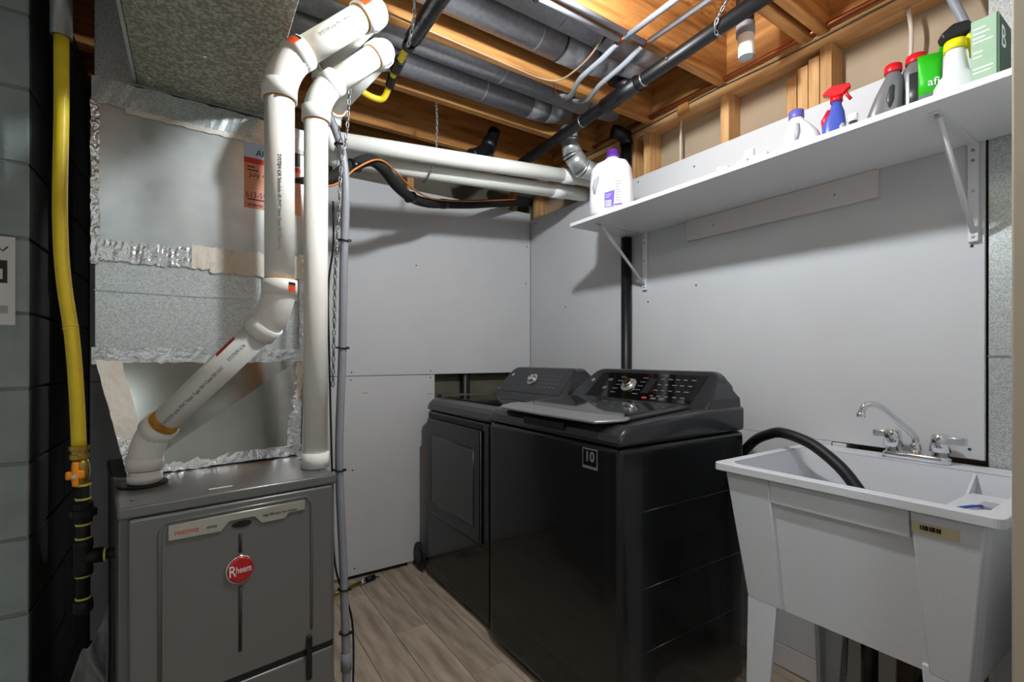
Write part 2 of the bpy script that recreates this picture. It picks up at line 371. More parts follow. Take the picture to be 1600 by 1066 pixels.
obj('sight_window', MB().loft([[(p[0], y, p[1]) for p in [(.2565 + .024 * math.cos(a) * (1 if abs(math.cos(a)) < 2 else 1), .771 + .0085 * math.sin(a)) for a in [2 * PI * k / 20 for k in range(20)]]] for y in (-.0062, -.0085)]), 'glass_black', fu)
bd = obj('badge', MB().loft([[(.252 + .035 * k_ * math.cos(a), y, .651 + .038 * k_ * math.sin(a)) for a in [2 * PI * k / 32 for k in range(32)]] for y, k_ in ((-.0062, 1.), (-.0115, 1.), (-.013, .93))]), 'chrome', fu)
obj('badge_face', MB().loft([[(.252 + .0315 * k_ * math.cos(a), y, .651 + .0345 * k_ * math.sin(a)) for a in [2 * PI * k / 32 for k in range(32)]] for y, k_ in ((-.013, 1.), (-.0145, 1.), (-.0155, .8))]), 'badge_red', bd)
text('lettering', 'R', .042, (.2325, -.0158, .650), (1, 0, 0), (0, 0, 1), 'ink_white', bd, squeeze=.72)
text('lettering', 'heem', .026, (.2405, -.0158, .6515), (1, 0, 0), (0, 0, 1), 'ink_white', bd, 'LEFT', squeeze=.66)
obj('label_strip', MB().box((.19, .045, H_), (.245, .055, H_ + .0006)), 'paper_white', fu)
obj('flue_ring', MB().tube([(.062, .232, H_), (.062, .232, H_ + .006)], .058, 24), 'black_rubber', fu)
for x, y in ((.03, .06), (.02, .2), (.49, .06), (.5, .28)):
    obj('screw', MB().tube([(x, y, H_), (x, y, H_ + .003)], .005, 8), 'steel', fu)

# ================================================================== SUPPLY PLENUM ABOVE THE FURNACE
PA = math.radians(3)
ple = thing('supply_plenum', 'shiny galvanized sheet metal plenum with foil tape rising above the furnace', 'duct', (-2.181, -.78, .866), PA, world=False)
zb = -.866
obj('upper_box', MB().box((0, 0, 1.545 + zb), (.607, .5, 2.05 + zb)), 'galv', ple, bevel=.003)
obj('coil_box', MB().box((.006, .004, 1.225 + zb), (.602, .5, 1.5445 + zb)), 'galv_spangle', ple, bevel=.003)
obj('fold_seam', MB().box((.006, .0015, 1.4195 + zb), (.602, .0045, 1.4235 + zb)), 'galv', ple)
# transition from the wide box down to the furnace opening, leaning forward
bl, br = (.086, -.094), (.580, -.052)
lo_ = [(bl[0], bl[1], .001), (br[0], br[1], .001), (br[0], .36, .001), (bl[0], .36, .001)]
hi_ = [(.006, .004, 1.2245 + zb), (.602, .004, 1.2245 + zb), (.602, .5, 1.2245 + zb), (.006, .5, 1.2245 + zb)]
obj('collar', MB().box((.004, .03, 2.0505 + zb), (.10, .45, 2.405 + zb)), 'galv_spangle', ple, bevel=.002, seg=1)
obj('transition', MB().loft([lo_, hi_], smooth=False), 'galv_smooth', ple, bevel=.002, seg=1)
def strip(x0, x1, z0, z1, y, m, wav=.004, n=36, vert=False, lean=None):
    mb = MB(); vs_ = []
    for i in range(n + 1):
        t = i / n
        if vert:
            z = z0 + (z1 - z0) * t; a = x0 + random.uniform(-wav, wav); b = x1 + random.uniform(-wav, wav)
            for xx in (a, (a + b) / 2, b): vs_.append((xx, y - .0012 - random.random() * .0012, z))
        else:
            x = x0 + (x1 - x0) * t; a = z0 + random.uniform(-wav, wav); b = z1 + random.uniform(-wav, wav)
            for zz in (a, (a + b) / 2, b):
                yy = y if lean is None else lean(x, zz)
                vs_.append((x, yy - .0012 - random.random() * .0018, zz))
    fs = [(3 * i + k, 3 * i + k + 1, 3 * i + k + 4, 3 * i + k + 3) for i in range(n) for k in range(2)]
    back = [(p[0], p[1] + .0012, p[2]) for p in vs_]
    mb.add(vs_, fs, False); mb.add(back, [f[::-1] for f in fs], False)
    return mb
obj('foil_tape', strip(.0, .25, 1.513 + zb, 1.578 + zb, 0, 'foil'), 'foil', ple)
obj('foil_tape', strip(.25, .607, 1.513 + zb, 1.59 + zb, 0, 'foil'), 'tape_back', ple)
obj('foil_tape', strip(.30, .607, 1.505 + zb, 1.538 + zb, -.002, 'foil'), 'tape_back', ple)
obj('foil_tape', strip(.0, .607, 1.2 + zb, 1.25 + zb, 0, 'foil'), 'foil', ple)
obj('foil_tape', strip(-.002, .018, 1.50 + zb, 2.0 + zb, 0, 'foil', .002, 40, True), 'foil', ple)
obj('foil_tape', strip(.582, .609, 1.25 + zb, 1.60 + zb, 0, 'foil', .002, 40, True), 'foil', ple)
obj('foil_tape', strip(0, .607, 1.985 + zb, 2.064 + zb, -.001, 'galv', .003), 'galv_spangle', ple)
obj('foil_tape', strip(.08, .607, 1.972 + zb, 1.988 + zb, -.002, 'tape', .003), 'tape_back', ple)
ln = lambda x, z: (bl[1] + (br[1] - bl[1]) * (x - bl[0]) / (br[0] - bl[0])) * (1 - z / (1.2245 + zb)) + .004 * z / (1.2245 + zb)
obj('foil_tape', strip(.09, .58, .002, .036, 0, 'foil', .003, 40, lean=ln), 'foil', ple)
def quadstrip(pa, pb, wid, m, n=14):       # tape along a slanted edge of the transition
    vs_ = []
    for i in range(n + 1):
        t = i / n; z = pa[2] + (pb[2] - pa[2]) * t; x = pa[0] + (pb[0] - pa[0]) * t
        for k in (0, .5, 1):
            xx = x + wid * k + random.uniform(-.001, .001); vs_.append((xx, ln(xx, z) - .0015 - random.random() * .001, z))
    fs = [(3 * i + k, 3 * i + k + 1, 3 * i + k + 4, 3 * i + k + 3) for i in range(n) for k in range(2)]
    mb = MB().add(vs_, fs); mb.add([(p[0], p[1] + .001, p[2]) for p in vs_], [f[::-1] for f in fs]); return mb
obj('foil_tape', quadstrip((.0625, 0, .11), (.009, 0, .345), .06, 0), 'tape_back', ple)
obj('foil_tape', quadstrip((.083, 0, .02), (.062, 0, .115), .05, 0), 'foil', ple)
obj('foil_tape', quadstrip((.535, 0, .2), (.555, 0, .335), .045, 0), 'tape_back', ple)
obj('foil_tape', quadstrip((.53, 0, .03), (.54, 0, .2), .045, 0), 'foil', ple)
# service sticker on the plenum
sk = thing('service_sticker', 'orange and blue furnace service sticker on the plenum behind the white pipe', 'sticker', (-2.181, -.78, 1.744), PA, world=False)
y_ = -.0012
obj('header', MB().box((.402, y_, .178), (.588, -.0002, .238)), 'sticker_blue', sk)
obj('field', MB().box((.402, y_, 0), (.588, -.0002, .1778)), 'sticker_orange', sk)
obj('red_band', MB().box((.402, y_ - .0004, .158), (.588, y_ - .0001, .176)), 'ink_red', sk)
text('lettering', 'AIR', .030, (.438, y_ - .0002, .196), (1, 0, 0), (0, 0, 1), 'ink_black', sk, 'LEFT')
text('lettering', 'July 4', .024, (.418, y_ - .0002, .118), (1, 0, 0), (0, 0, 1), 'ink_black', sk, 'LEFT')
text('lettering', '613-592-5', .030, (.406, y_ - .0002, .046), (1, 0, 0), (0, 0, 1), 'ink_purple', sk, 'LEFT', squeeze=.8)
text('lettering', 'www.air', .026, (.412, y_ - .0002, .013), (1, 0, 0), (0, 0, 1), 'ink_purple', sk, 'LEFT', squeeze=.9)
for z, x1 in ((.143, .435), (.132, .447), (.029, .47)):
    obj('print_line', MB().box((.412, y_ - .0004, z), (x1, y_ - .0001, z + .004)), 'ink_black', sk)
for z in (.10, .09, .08, .07): obj('print_line', MB().box((.406, y_ - .0003, z), (.585, y_ - .0001, z + .001)), 'ink_grey', sk)
obj('picture', MB().box((.565, y_ - .0003, .18), (.586, y_ - .0001, .232)), 'furnace_dark', sk)

# trunk duct overhead
tr = thing('trunk_duct', 'big dirty galvanized trunk duct passing overhead at the top left', 'duct', (-1.9, -1.8, 2.075))
obj('sheet_body', MB().box((-2.073, -3.05, 2.077), (-1.716, -.30, 2.36)), 'galv_dirty', tr, bevel=.002, seg=1)
obj('flange', MB().box((-2.082, -3.05, 2.072), (-2.0735, -.76, 2.36)), 'galv', tr)
obj('end_flange', MB().box((-2.08, -.77, 2.068), (-1.716, -.752, 2.0765)), 'galv', tr)
for x, y in ((-2.04, -.83), (-1.86, -.85), (-1.9, -1.05), (-1.76, -.86)):
    obj('screw', MB().tube([(x, y, 2.078), (x, y, 2.074)], .004, 8), 'chrome', tr)

# ================================================================== WHITE VENT PIPES
VR = .0365
def vent(label, pts, elbow_len, marks=()):
    root = thing('vent_pipe', label, 'pipe', pts[0], group=None)
    P = [Vector(p) for p in pts]; trim = [0] + elbow_len + [0]
    for i in range(len(P) - 1):
        d = (P[i + 1] - P[i]).normalized()
        a = P[i] + d * trim[i] * .9; b = P[i + 1] - d * trim[i + 1] * .9
        if (b - a).length > .005: obj('pipe_section', MB().tube([a, b], VR, 24), 'pvc', root)
    for i in range(1, len(P) - 1):
        d1 = (P[i] - P[i - 1]).normalized(); d2 = (P[i + 1] - P[i]).normalized(); L = trim[i]
        el = obj('elbow', MB().tube(bez(P[i] - d1 * L, P[i], P[i] + d2 * L, 10), VR * 1.13, 24), 'pvc_collar', root)
        for q, dd in ((P[i] - d1 * L, d1), (P[i] + d2 * L, -d2)):
            obj('socket', ring(q + dd * L * .22, dd, VR * 1.12, VR * 1.2, L * .5), 'pvc_collar', el)
            obj('primer_ring', ring(q - dd * .0025, dd, VR, VR * 1.06, .006), 'primer', el)
    return root
v1 = vent('white plastic vent pipe from the furnace top with a slanted lower offset',
          [(-2.04, -.99, .871), (-2.04, -.99, .985), (-1.738, -1.278, 1.34), (-1.738, -1.278, 1.985), (-1.468, -1.278, 2.255), (-1.51, -.75, 2.33), (-1.51, -.66, 2.088), (.10, -.66, 2.233)],
          [.075, .08, .085, .08, .05, .05])
v2 = vent('straight white plastic vent pipe rising from the right front of the furnace',
          [(-1.6, -1.035, .866), (-1.6, -1.046, 2.06), (-1.358, -1.046, 2.302), (-1.452, -.60, 2.235), (-1.452, -.555, 2.064), (.10, -.555, 2.18)],
          [.085, .08, .05, .05])
def camface(p):   # unit vector from p towards the doorway, horizontal
    d = Vector((-1.93, -2.675, p[2])) - Vector(p); return d.normalized()
obj('socket', ring((-1.6, -1.035, .89), (0, 0, 1), VR * 1.02, VR * 1.15, .048), 'pvc_collar', v2)
obj('socket', ring((-2.04, -.99, .885), (0, 0, 1), VR * 1.02, VR * 1.12, .02), 'pvc_collar', v1)
for vv, y, z0, z1 in ((v1, -.66, 2.088, 2.233), (v2, -.555, 2.064, 2.18)):
    xa, xb = (-1.51, .10) if vv is v1 else (-1.452, .10); t = .80; x = xa + (xb - xa) * t; obj('coupling', ring((x, y, z0 + (z1 - z0) * t), (xb - xa, 0, z1 - z0), VR, VR * 1.1, .09), 'pvc_collar', vv)
# printed marks along the pipes
def mark(root, p, axis, body, size, m='ink_blue', up=None):
    d = camface(p); a = Vector(axis).normalized(); n = (d - a * d.dot(a)).normalized(); v = n.cross(a)
    text('lettering', body, size, Vector(p) + n * (VR + .0003), a, v, m, root)
d1 = Vector((.302, -.288, .355)).normalized(); c0 = Vector((-2.04, -.99, .985))
mark(v1, c0 + d1 * .225, d1, 'SYSTEM 636 PVC Vent Type BH Class IIA 65C', .0125)
mark(v1, c0 + d1 * .40, d1, 'SYSTEM 636', .0125)
mark(v1, (-1.738, -1.278, 1.62), (0, 0, -1), 'SYSTEM 636 Schedule 40 PVC Vent Type BH Class IIA', .011, 'ink_grey')
mark(v1, (-1.60, -1.278, 2.123), (1, 0, 1), 'SYSTEM 636 PVC VENT', .012, 'ink_grey')
def patch(root, p, axis, L, wd, m, turn=0., r=VR * 1.205):
    d = camface(p); a = Vector(axis).normalized(); n = (d - a * d.dot(a)).normalized(); b = a.cross(n); mb = MB(); vs_ = []
    k = 6
    for e in (-L / 2, L / 2):
        for i in range(k + 1):
            an = turn + (i / k - .5) * wd / r; vs_.append(Vector(p) + a * e + (n * math.cos(an) + b * math.sin(an)) * (r + .0006))
    o2 = [Vector(v_) - n * .0005 for v_ in vs_]
    fs = [(i, i + 1, k + 2 + i, k + 1 + i) for i in range(k)]
    mb.add(vs_, fs); mb.add(o2, [f[::-1] for f in fs]); obj('label_patch', mb, m, root)
e3 = Vector((-1.738, -1.278, 1.985))
patch(v1, e3 + Vector((1, 0, 1)).normalized() * .064, (1, 0, 1), .026, .03, 'orange_print', -.6)
patch(v1, e3 + Vector((1, 0, 1)).normalized() * .081, (1, 0, 1), .007, .03, 'ink_black', -.6)
patch(v1, (-1.738, -1.278, 1.398), (0, 0, 1), .018, .022, 'orange_print', .75)
patch(v1, (-1.738, -1.278, 1.411), (0, 0, 1), .007, .022, 'ink_black', .75)
obj('primer_stain', ring(c0 + d1 * .085, d1, VR, VR * 1.03, .035), 'primer', v1)
patch(v1, c0 + d1 * .385, d1, .07, .011, 'ink_red', -.95, VR)
e4 = Vector((-1.468, -1.278, 2.255)); patch(v1, e4 - Vector((1, 0, 1)).normalized() * .06, (1, 0, 1), .03, .03, 'orange_print', -.3)

# ================================================================== GAS LINE ON THE LEFT
gl = thing('gas_pipe', 'yellow coated gas pipe with brass valve and black iron drip leg left of the furnace', 'gas pipe', (-2.166, -1.018, .56))
gx = lambda z: (-2.166, -1.016, z)
obj('upper_pipe', MB().tube([(-2.214, -.985, 2.40), (-2.213, -.986, 2.05)], .0225, 16), 'steel', gl)
obj('yellow_tube', MB().tube(spline([(-2.213, -.986, 2.05), (-2.213, -.986, 1.85), (-2.216, -.985, 1.6), (-2.209, -.989, 1.43), (-2.19, -1.001, 1.27), (-2.18, -1.008, 1.12), (-2.175, -1.011, .985)], 6), .0155, 16), 'yellow_coat', gl)
for z in (1.30, 1.293): obj('tube_rib', ring((-2.193, -.999, z), (-.1, .05, 1), .0155, .0168, .003), 'yellow_coat', gl)
br_ = obj('brass_nut', MB().tube([(-2.174, -1.011, z) for z in (.955, .956, .968, .969, .978, .979, .99)], [.017, .021, .021, .018, .018, .022, .022], 8, smooth=False), 'brass', gl)
vb = obj('valve_body', MB().loft([superell(-2.172, -1.012, z, r, r, 2, 16) for z, r in ((.89, .014), (.897, .018), (.92, .021), (.945, .018), (.955, .015))]), 'brass', gl)
obj('valve_handle', MB().box((-2.184, -1.048, .89), (-2.171, -1.034, .952)), 'orange_plastic', vb, bevel=.004)
obj('valve_handle_wing', MB().box((-2.197, -1.046, .908), (-2.16, -1.034, .93)), 'orange_plastic', vb, bevel=.005)
obj('handle_bolt', MB().tube([(-2.178, -1.048, .918), (-2.178, -1.053, .918)], .006, 8), 'chrome', vb)
obj('iron_pipe', MB().tube([gx(.89), gx(.56)], .0145, 14), 'black_iron', gl)
un = obj('union', MB().tube([gx(z) for z in (.842, .841, .825, .824, .806, .805, .79)], [.018, .02, .02, .028, .028, .02, .018], 8, smooth=False), 'black_iron', gl)
te = obj('tee', MB().loft([superell(*gx(0)[:2], z, r, r, 2, 16) for z, r in ((.745, .02), (.73, .021), (.72, .019), (.68, .019), (.668, .021), (.655, .02))]), 'black_iron', gl)
obj('tee_branch', MB().tube([gx(.70), (-2.125, -1.022, .70)], .019, 14), 'black_iron', te)
obj('iron_branch', MB().tube([(-2.125, -1.022, .70), (-2.07, -1.026, .70)], .0135, 14), 'black_iron', gl)
obj('cap', MB().loft([superell(*gx(0)[:2], z, r, r, 2, 16) for z, r in ((.59, .019), (.575, .021), (.56, .02), (.553, .012))]), 'black_iron', gl)
for z in (.888, .852, .786, .75, .652, .594): obj('sealing_tape', ring(gx(z), (0, 0, 1), .0145, .0168, .005), 'yellow_tape', gl)
obj('sealing_tape', ring((-2.122, -1.022, .70), (1, 0, 0), .0135, .0165, .005), 'yellow_tape', gl)
# notice card on the grey block end
nc = thing('notice_card', 'white switch plate card with a dark picture on the grey block wall', 'sign', (-2.40, -.876, 1.305))
obj('card', MB().box((-2.50, -.8775, 1.305), (-2.322, -.8755, 1.538)), 'paper_white', nc)
obj('picture', MB().box((-2.48, -.8782, 1.415), (-2.337, -.8776, 1.475)), 'furnace_dark', nc)
obj('toggle', MB().box((-2.42, -.8805, 1.425), (-2.345, -.8783, 1.452)), 'silver', nc, bevel=.002)
obj('print_box', MB().box((-2.46, -.878, 1.335), (-2.336, -.8776, 1.356)), 'recess_grey', nc)
obj('print_check', MB().tube([(-2.352, -.878, 1.506), (-2.346, -.878, 1.499), (-2.336, -.878, 1.512)], .0018, 6), 'ink_purple', nc)
# crumpled film leaning beside the furnace foot
mb = MB(); vs_ = []; n = 34
for i in range(n + 1):
    for j in range(n + 1):
        u_, t_ = i / n, j / n
        x = -2.27 + .19 * u_ + .02 * math.sin(9 * t_ + 3 * u_); y = -1.06 - .022 * math.sin(26 * u_ + 2 * t_) + .05 * t_; z = (.05 + .53 * t_) * (.35 + .65 * u_) + .014 * math.sin(23 * u_ + 6 * t_)
        vs_.append((min(x, -2.115), y, max(z, .004)))
mb.add(vs_, [(i * (n + 1) + j, i * (n + 1) + j + 1, (i + 1) * (n + 1) + j + 1, (i + 1) * (n + 1) + j) for i in range(n) for j in range(n)], True)
fo = obj('plastic_film', mb, 'plastic_film'); tag(fo, 'crumpled grey plastic film bunched beside the furnace foot', 'plastic film')
sm = fo.modifiers.new('thickness', 'SOLIDIFY'); sm.thickness = .002

# ================================================================== CONDUIT, CHAINS, LINES
cp = [(-1.54, -.90, 2.12), (-1.53, -.93, 2.05), (-1.517, -.956, 1.999), (-1.499, -.969, 1.922), (-1.489, -.975, 1.79), (-1.495, -.971, 1.525), (-1.499, -.969, 1.238), (-1.508, -.963, .862), (-1.495, -.972, .465), (-1.488, -.976, .15), (-1.488, -.976, .012)]
cd = thing('grey_conduit', 'grey plastic drain tube strapped with black ties beside the furnace', 'conduit', cp[-1])
cs = spline(cp, 10); obj('tube', MB().tube(cs, .0138, 14), 'grey_plastic', cd)
obj('lower_socket', ring((-1.488, -.976, .17), (0, 0, 1), .0138, .018, .06), 'grey_plastic', cd)
for z in (1.95, 1.62, 1.25, .83, .42, .27):
    q = min(cs, key=lambda p: abs(p[2] - z)); ti = obj('cable_tie', ring((q[0] - .004, q[1], z), (.15, 0, 1), .0135, .018, .005), 'black_plastic', cd)
    obj('tie_head', MB().box((q[0] + .008, q[1] - .016, z - .003), (q[0] + .02, q[1] - .009, z + .005)), 'black_plastic', ti)
ch = thing('hanger_chain', 'thin steel chain hanging along the grey conduit', 'chain', (-1.53, -.98, 1.1))
obj('links', chain_mesh([(-1.46, -1.0, 2.41), (-1.485, -1.005, 2.104), (-1.494, -1.003, 1.974), (-1.51, -.997, 1.866), (-1.517, -.993, 1.714), (-1.526, -.986, 1.519), (-1.53, -.984, 1.302), (-1.533, -.981, 1.129)]), 'chain_steel', ch)
ch2 = thing('hanger_chain', 'short steel chain slung around the two white pipes near the joist', 'chain', (-1.0, -.58, 2.1))
obj('links', chain_mesh([(-.985, -.614, 2.411), (-.992, -.64, 2.30), (-1.002, -.652, 2.17), (-1.012, -.64, 2.105), (-1.02, -.60, 2.055), (-1.02, -.55, 2.048)]), 'chain_steel', ch2)
ch3 = thing('hanger_chain', 'steel chain beside the overhead elbows of the white vent pipes', 'chain', (-1.38, -1.2, 2.3))
obj('links', chain_mesh([(-1.36, -1.27, 2.44), (-1.345, -1.24, 2.36), (-1.318, -1.16, 2.33), (-1.31, -1.09, 2.29)]), 'chain_steel', ch3)
cb = obj('control_cable', MB().tube(spline([(-1.53, -.972, 1.75), (-1.53, -.972, 1.6), (-1.545, -.968, 1.45), (-1.54, -.962, 1.2), (-1.53, -.96, .8), (-1.52, -.96, .5), (-1.465, -.965, .3), (-1.462, -.968, .012)], 8), .0035, 8), 'black_rubber')
tag(cb, 'thin black control cable running down beside the grey conduit', 'cable')
# insulated refrigerant line and its wire
ls = thing('refrigerant_line', 'black foam insulated refrigerant line sagging along the back wall', 'pipe', (-1.0, -.2, 2.09))
lp = [(-1.62, -.73, 1.87), (-1.54, -.73, 1.89), (-1.475, -.73, 1.918), (-1.415, -.725, 1.97), (-1.33, -.72, 2.022), (-1.26, -.69, 2.012), (-1.17, -.6, 1.985), (-1.05, -.46, 1.995), (-.93, -.38, 2.01), (-.79, -.29, 2.053), (-.61, -.24, 2.095), (-.42, -.16, 2.155), (-.25, -.10, 2.205), (-.06, -.05, 2.262)]
obj('foam_sleeve', MB().tube(spline(lp, 8), .024, 14), 'black_foam', ls)
for q in ((-1.39, -.724, 1.985), (-1.05, -.46, 1.995), (-.79, -.29, 2.053)):
    obj('tape_wrap', ring(q, (1, .2, .2), .024, .0265, .04), 'black_tape', ls)
wp = [(-1.56, -.75, 1.86), (-1.47, -.757, 1.885), (-1.39, -.755, 1.965), (-1.30, -.745, 2.022), (-1.21, -.68, 2.02), (-1.1, -.56, 2.015), (-.95, -.43, 2.022), (-.79, -.325, 2.062), (-.61, -.272, 2.105), (-.42, -.19, 2.165), (-.2, -.12, 2.23)]
obj('wire', MB().tube(spline(wp, 8), .0042, 8), 'copper_wire', ls)
# yellow gas line at the ceiling with black tape
yl = thing('flexible_gas_line', 'yellow flexible gas line bound in black tape under the joists', 'gas pipe', (-1.28, -1.0, 2.35))
yp = spline([(-1.435, -.69, 2.41), (-1.40, -.712, 2.34), (-1.355, -.716, 2.295), (-1.28, -.72, 2.285), (-1.262, -.76, 2.32), (-1.265, -.83, 2.345), (-1.272, -.93, 2.35), (-1.278, -1.1, 2.352), (-1.28, -1.4, 2.354), (-1.28, -1.75, 2.356)], 10)
obj('yellow_tube', MB().tube(yp, .0125, 14), 'yellow_coat', yl)
for a, b, r in ((-.765, -.815, .0175), (-.84, -.925, .0215), (-1.0, -1.055, .023), (-1.05, -1.75, .029)):
    seg = [p for p in yp if b <= p.y <= a and p.x > -1.3]
    if len(seg) > 1: obj('black_wrap', MB().tube(seg, r, 14), 'black_tape', yl)
    else: obj('black_wrap', MB().tube([(-1.264, a, 2.325), (-1.267, b, 2.346)], r, 14), 'black_tape', yl)

# ================================================================== CEILING SERVICES
def round_duct(label, y, z, x0, x1, r, elbow):
    t = thing('round_duct', label, 'duct', ((x0 + x1) / 2, y, z - r), group=None)
    obj('duct_tube', MB().tube([(x0, y, z), (x1, y, z)], r, 28), 'galv_round', t)
    xs = x0 + .55
    while xs < x1: obj('crimp_joint', ring((xs, y, z), (1, 0, 0), r, r * 1.008, .008, 28), 'galv_round', t); xs += .62
    for k, (xx, zz, rr) in enumerate(elbow): obj('elbow_gore', MB().tube([(xx, y, z + zz), (xx + rr[0], y, z + zz + rr[1])], r * 1.03, 28), 'galv_round', t)
    return t
eg = [(-.62, .0, (.16, .003)), (-.455, .004, (.14, .02)), (-.31, .03, (.15, .055))]
round_duct('round galvanized duct nearest the door in the second joist bay', -1.315, 2.498, -2.6, -.63, .072, eg)
round_duct('round galvanized duct at the far side of the second joist bay', -1.158, 2.494, -2.6, -.7, .068, [(-.69, 0, (.16, .003)), (-.525, .004, (.14, .018)), (-.38, .03, (.2, .05))])
round_duct('round galvanized duct directly behind the golden joist', -.902, 2.486, -2.6, -.33, .07, [(-.33, 0, (.2, .02))])
round_duct('bright round galvanized duct in the bay above the white pipes', -.735, 2.478, -2.6, -.55, .068, [(-.55, 0, (.1, .004)), (-.45, .004, (.14, .03))])
# black drain pipe under the joists
dp = thing('drain_pipe', 'long black plastic drain pipe hung under the joists', 'pipe', (-.43, -1.0, 2.3))
obj('pipe_run', MB().tube([(-.378, -.15, 2.30), (-.445, -2.0, 2.352)], .026, 18), 'black_abs', dp)
obj('wye_fitting', MB().tube([(-.414, -1.13, 2.3275), (-.421, -1.33, 2.333)], .032, 18), 'black_abs', dp)
obj('wye_branch', MB().tube([(-.42, -1.30, 2.335), (-.44, -1.20, 2.40)], .024, 14), 'black_abs', dp)
obj('end_coupling', MB().tube([(-.378, -.15, 2.30), (-.382, -.24, 2.302)], .032, 18), 'black_abs', dp)
for y in (-.98, -1.36): obj('strap', ring((-.378 - .067 * (-.15 - y) / 1.85, y, 2.30 + .052 * (-.15 - y) / 1.85), (.036, 1, -.03), .026, .0275, .008), 'steel', dp)
obj('rivet', MB().tube([(-.455, -1.50, 2.335), (-.462, -1.50, 2.333)], .005, 8), 'chrome', dp)
hc = thing('hanger_chain', 'rusty chain looped over the black drain pipe near the cut white pipe', 'chain', (-.44, -1.72, 2.35))
obj('links', chain_mesh([(-.47, -1.79, 2.42), (-.475, -1.74, 2.37), (-.47, -1.71, 2.335), (-.45, -1.70, 2.318), (-.425, -1.70, 2.315)]), 'chain_steel', hc)
# second black fitting towards the back wall
bf = thing('drain_elbow', 'glossy black drain elbow in the joist bay above the white pipes', 'pipe', (-.6, -.42, 2.3))
obj('elbow', MB().tube(spline([(-.72, -.47, 2.27), (-.66, -.46, 2.30), (-.60, -.45, 2.36), (-.56, -.44, 2.45)], 5), .034, 16), 'black_abs', bf)
obj('hub', ring((-.60, -.45, 2.36), (.4, .1, .9), .034, .041, .05), 'black_abs', bf)
# vertical black pipe on the right wall and in the gap of the back wall
vp = thing('vent_stack', 'black plastic pipe running up the white right wall behind the washer', 'pipe', (-.03, -.9, .02))
obj('pipe_run', MB().tube([(-.029, -.90, .0), (-.029, -.90, 1.845)], .0275, 18), 'black_abs', vp)
obj('pipe_upper', MB().tube([(-.029, -.90, 1.8715), (-.029, -.90, 2.40)], .0275, 18), 'black_abs', vp)
obj('elbow', MB().tube(bez((-.029, -.90, 2.335), (-.029, -.90, 2.40), (-.10, -.87, 2.40), 6), .034, 18), 'black_abs', vp)
gp = thing('standpipe', 'short black pipe seen through the wall opening behind the dryer', 'pipe', (-.484, .043, 0))
obj('pipe_run', MB().tube([(-.484, .0435, .0), (-.484, .0435, 1.5)], .031, 18), 'black_abs', gp)

# white stub
st = thing('pipe_stub', 'cut off white plastic pipe end hanging by the black drain pipe', 'pipe', (-.30, -1.775, 2.27))
obj('stub', MB().tube([(-.30, -1.715, 2.36), (-.30, -1.717, 2.278)], .0265, 20, cap=False), 'pvc', st)
obj('stub_bore', MB().tube([(-.30, -1.7165, 2.283), (-.30, -1.7165, 2.281)], .0235, 20), 'recess_grey', st)
obj('coupling', ring((-.30, -1.714, 2.375), (0, 0, 1), .0265, .031, .04), 'grey_plastic', st)
obj('riser', MB().tube([(-.30, -1.713, 2.395), (-.30, -1.71, 2.55)], .029, 16), 'black_abs', st)
# galvanized dryer duct elbow
de = thing('dryer_duct', 'shiny galvanized dryer duct elbow turning into the wall beside the shelf', 'duct', (-.2, -.78, 2.15))
ep = [(-.315, -.775, 2.40), (-.312, -.775, 2.335), (-.295, -.778, 2.265), (-.235, -.78, 2.21), (-.14, -.78, 2.205), (.10, -.78, 2.21)]
rr_ = [.044, .044, .05, .05, .047, .047]
for i in range(5): obj('elbow_gore', MB().tube([ep[i], ep[i + 1]], [rr_[i], rr_[i + 1]], 24), 'galv', de)
for i in (1, 2, 3, 4): obj('crimp_joint', ring(ep[i], Vector(ep[min(i + 1, 5)]) - Vector(ep[i - 1]), rr_[i], rr_[i] * 1.05, .01, 24), 'foil' if i == 1 else 'galv', de)
# grey water tubes
def pex(label, xa, xc, y, z, drop):
    t = thing('water_tube', label, 'pipe', (xc, y, z))
    obj('tube_along_joist', MB().tube([(xa, y, z), (xc - .012, y, z)], .0105, 12), 'grey_plastic', t)
    obj('tube_to_door', MB().tube([(xc, y - .02, z), (xc, -2.3, z + .008)], .0105, 12), 'grey_plastic', t)
    obj('tube_to_back', MB().tube(spline([(xc, y + .02, z)] + drop, 8), .0105, 12), 'grey_plastic', t)
    obj('tee_fitting', MB().tube([(xc, y - .03, z), (xc, y + .03, z)], .008, 10), 'copper', t)
    obj('tee_stem', MB().tube([(xc - .025, y, z), (xc, y, z)], .008, 10), 'copper', t)
    for x in (-1.0,): obj('clip', ring((x if xa < -1 else x, y, z), (1, 0, 0), .0105, .014, .012), 'black_plastic', t)
pex('grey plastic water tube with copper tee, the one nearer the round ducts', -1.7, -.612, -1.418, 2.388, [(-.608, -1.32, 2.375), (-.60, -1.18, 2.365), (-.545, -1.06, 2.37), (-.525, -.99, 2.40), (-.525, -.96, 2.43)])
pex('grey plastic water tube with copper tee, the one nearer the black drain pipe', -1.7, -.515, -1.452, 2.395, [(-.512, -1.34, 2.375), (-.505, -1.2, 2.362), (-.46, -1.08, 2.37), (-.45, -1.0, 2.395), (-.448, -.965, 2.42)])
nmc = obj('electrical_cable', MB().tube(spline([(-1.5, -1.09, 2.385), (-1.1, -1.085, 2.378), (-.85, -1.08, 2.375), (-.72, -1.085, 2.372), (-.66, -1.12, 2.37), (-.645, -1.2, 2.375), (-.65, -1.3, 2.385), (-.66, -1.39, 2.42)], 8), .0038, 8), 'cable_brown')
tag(nmc, 'beige electrical cable bending across the round ducts', 'cable')
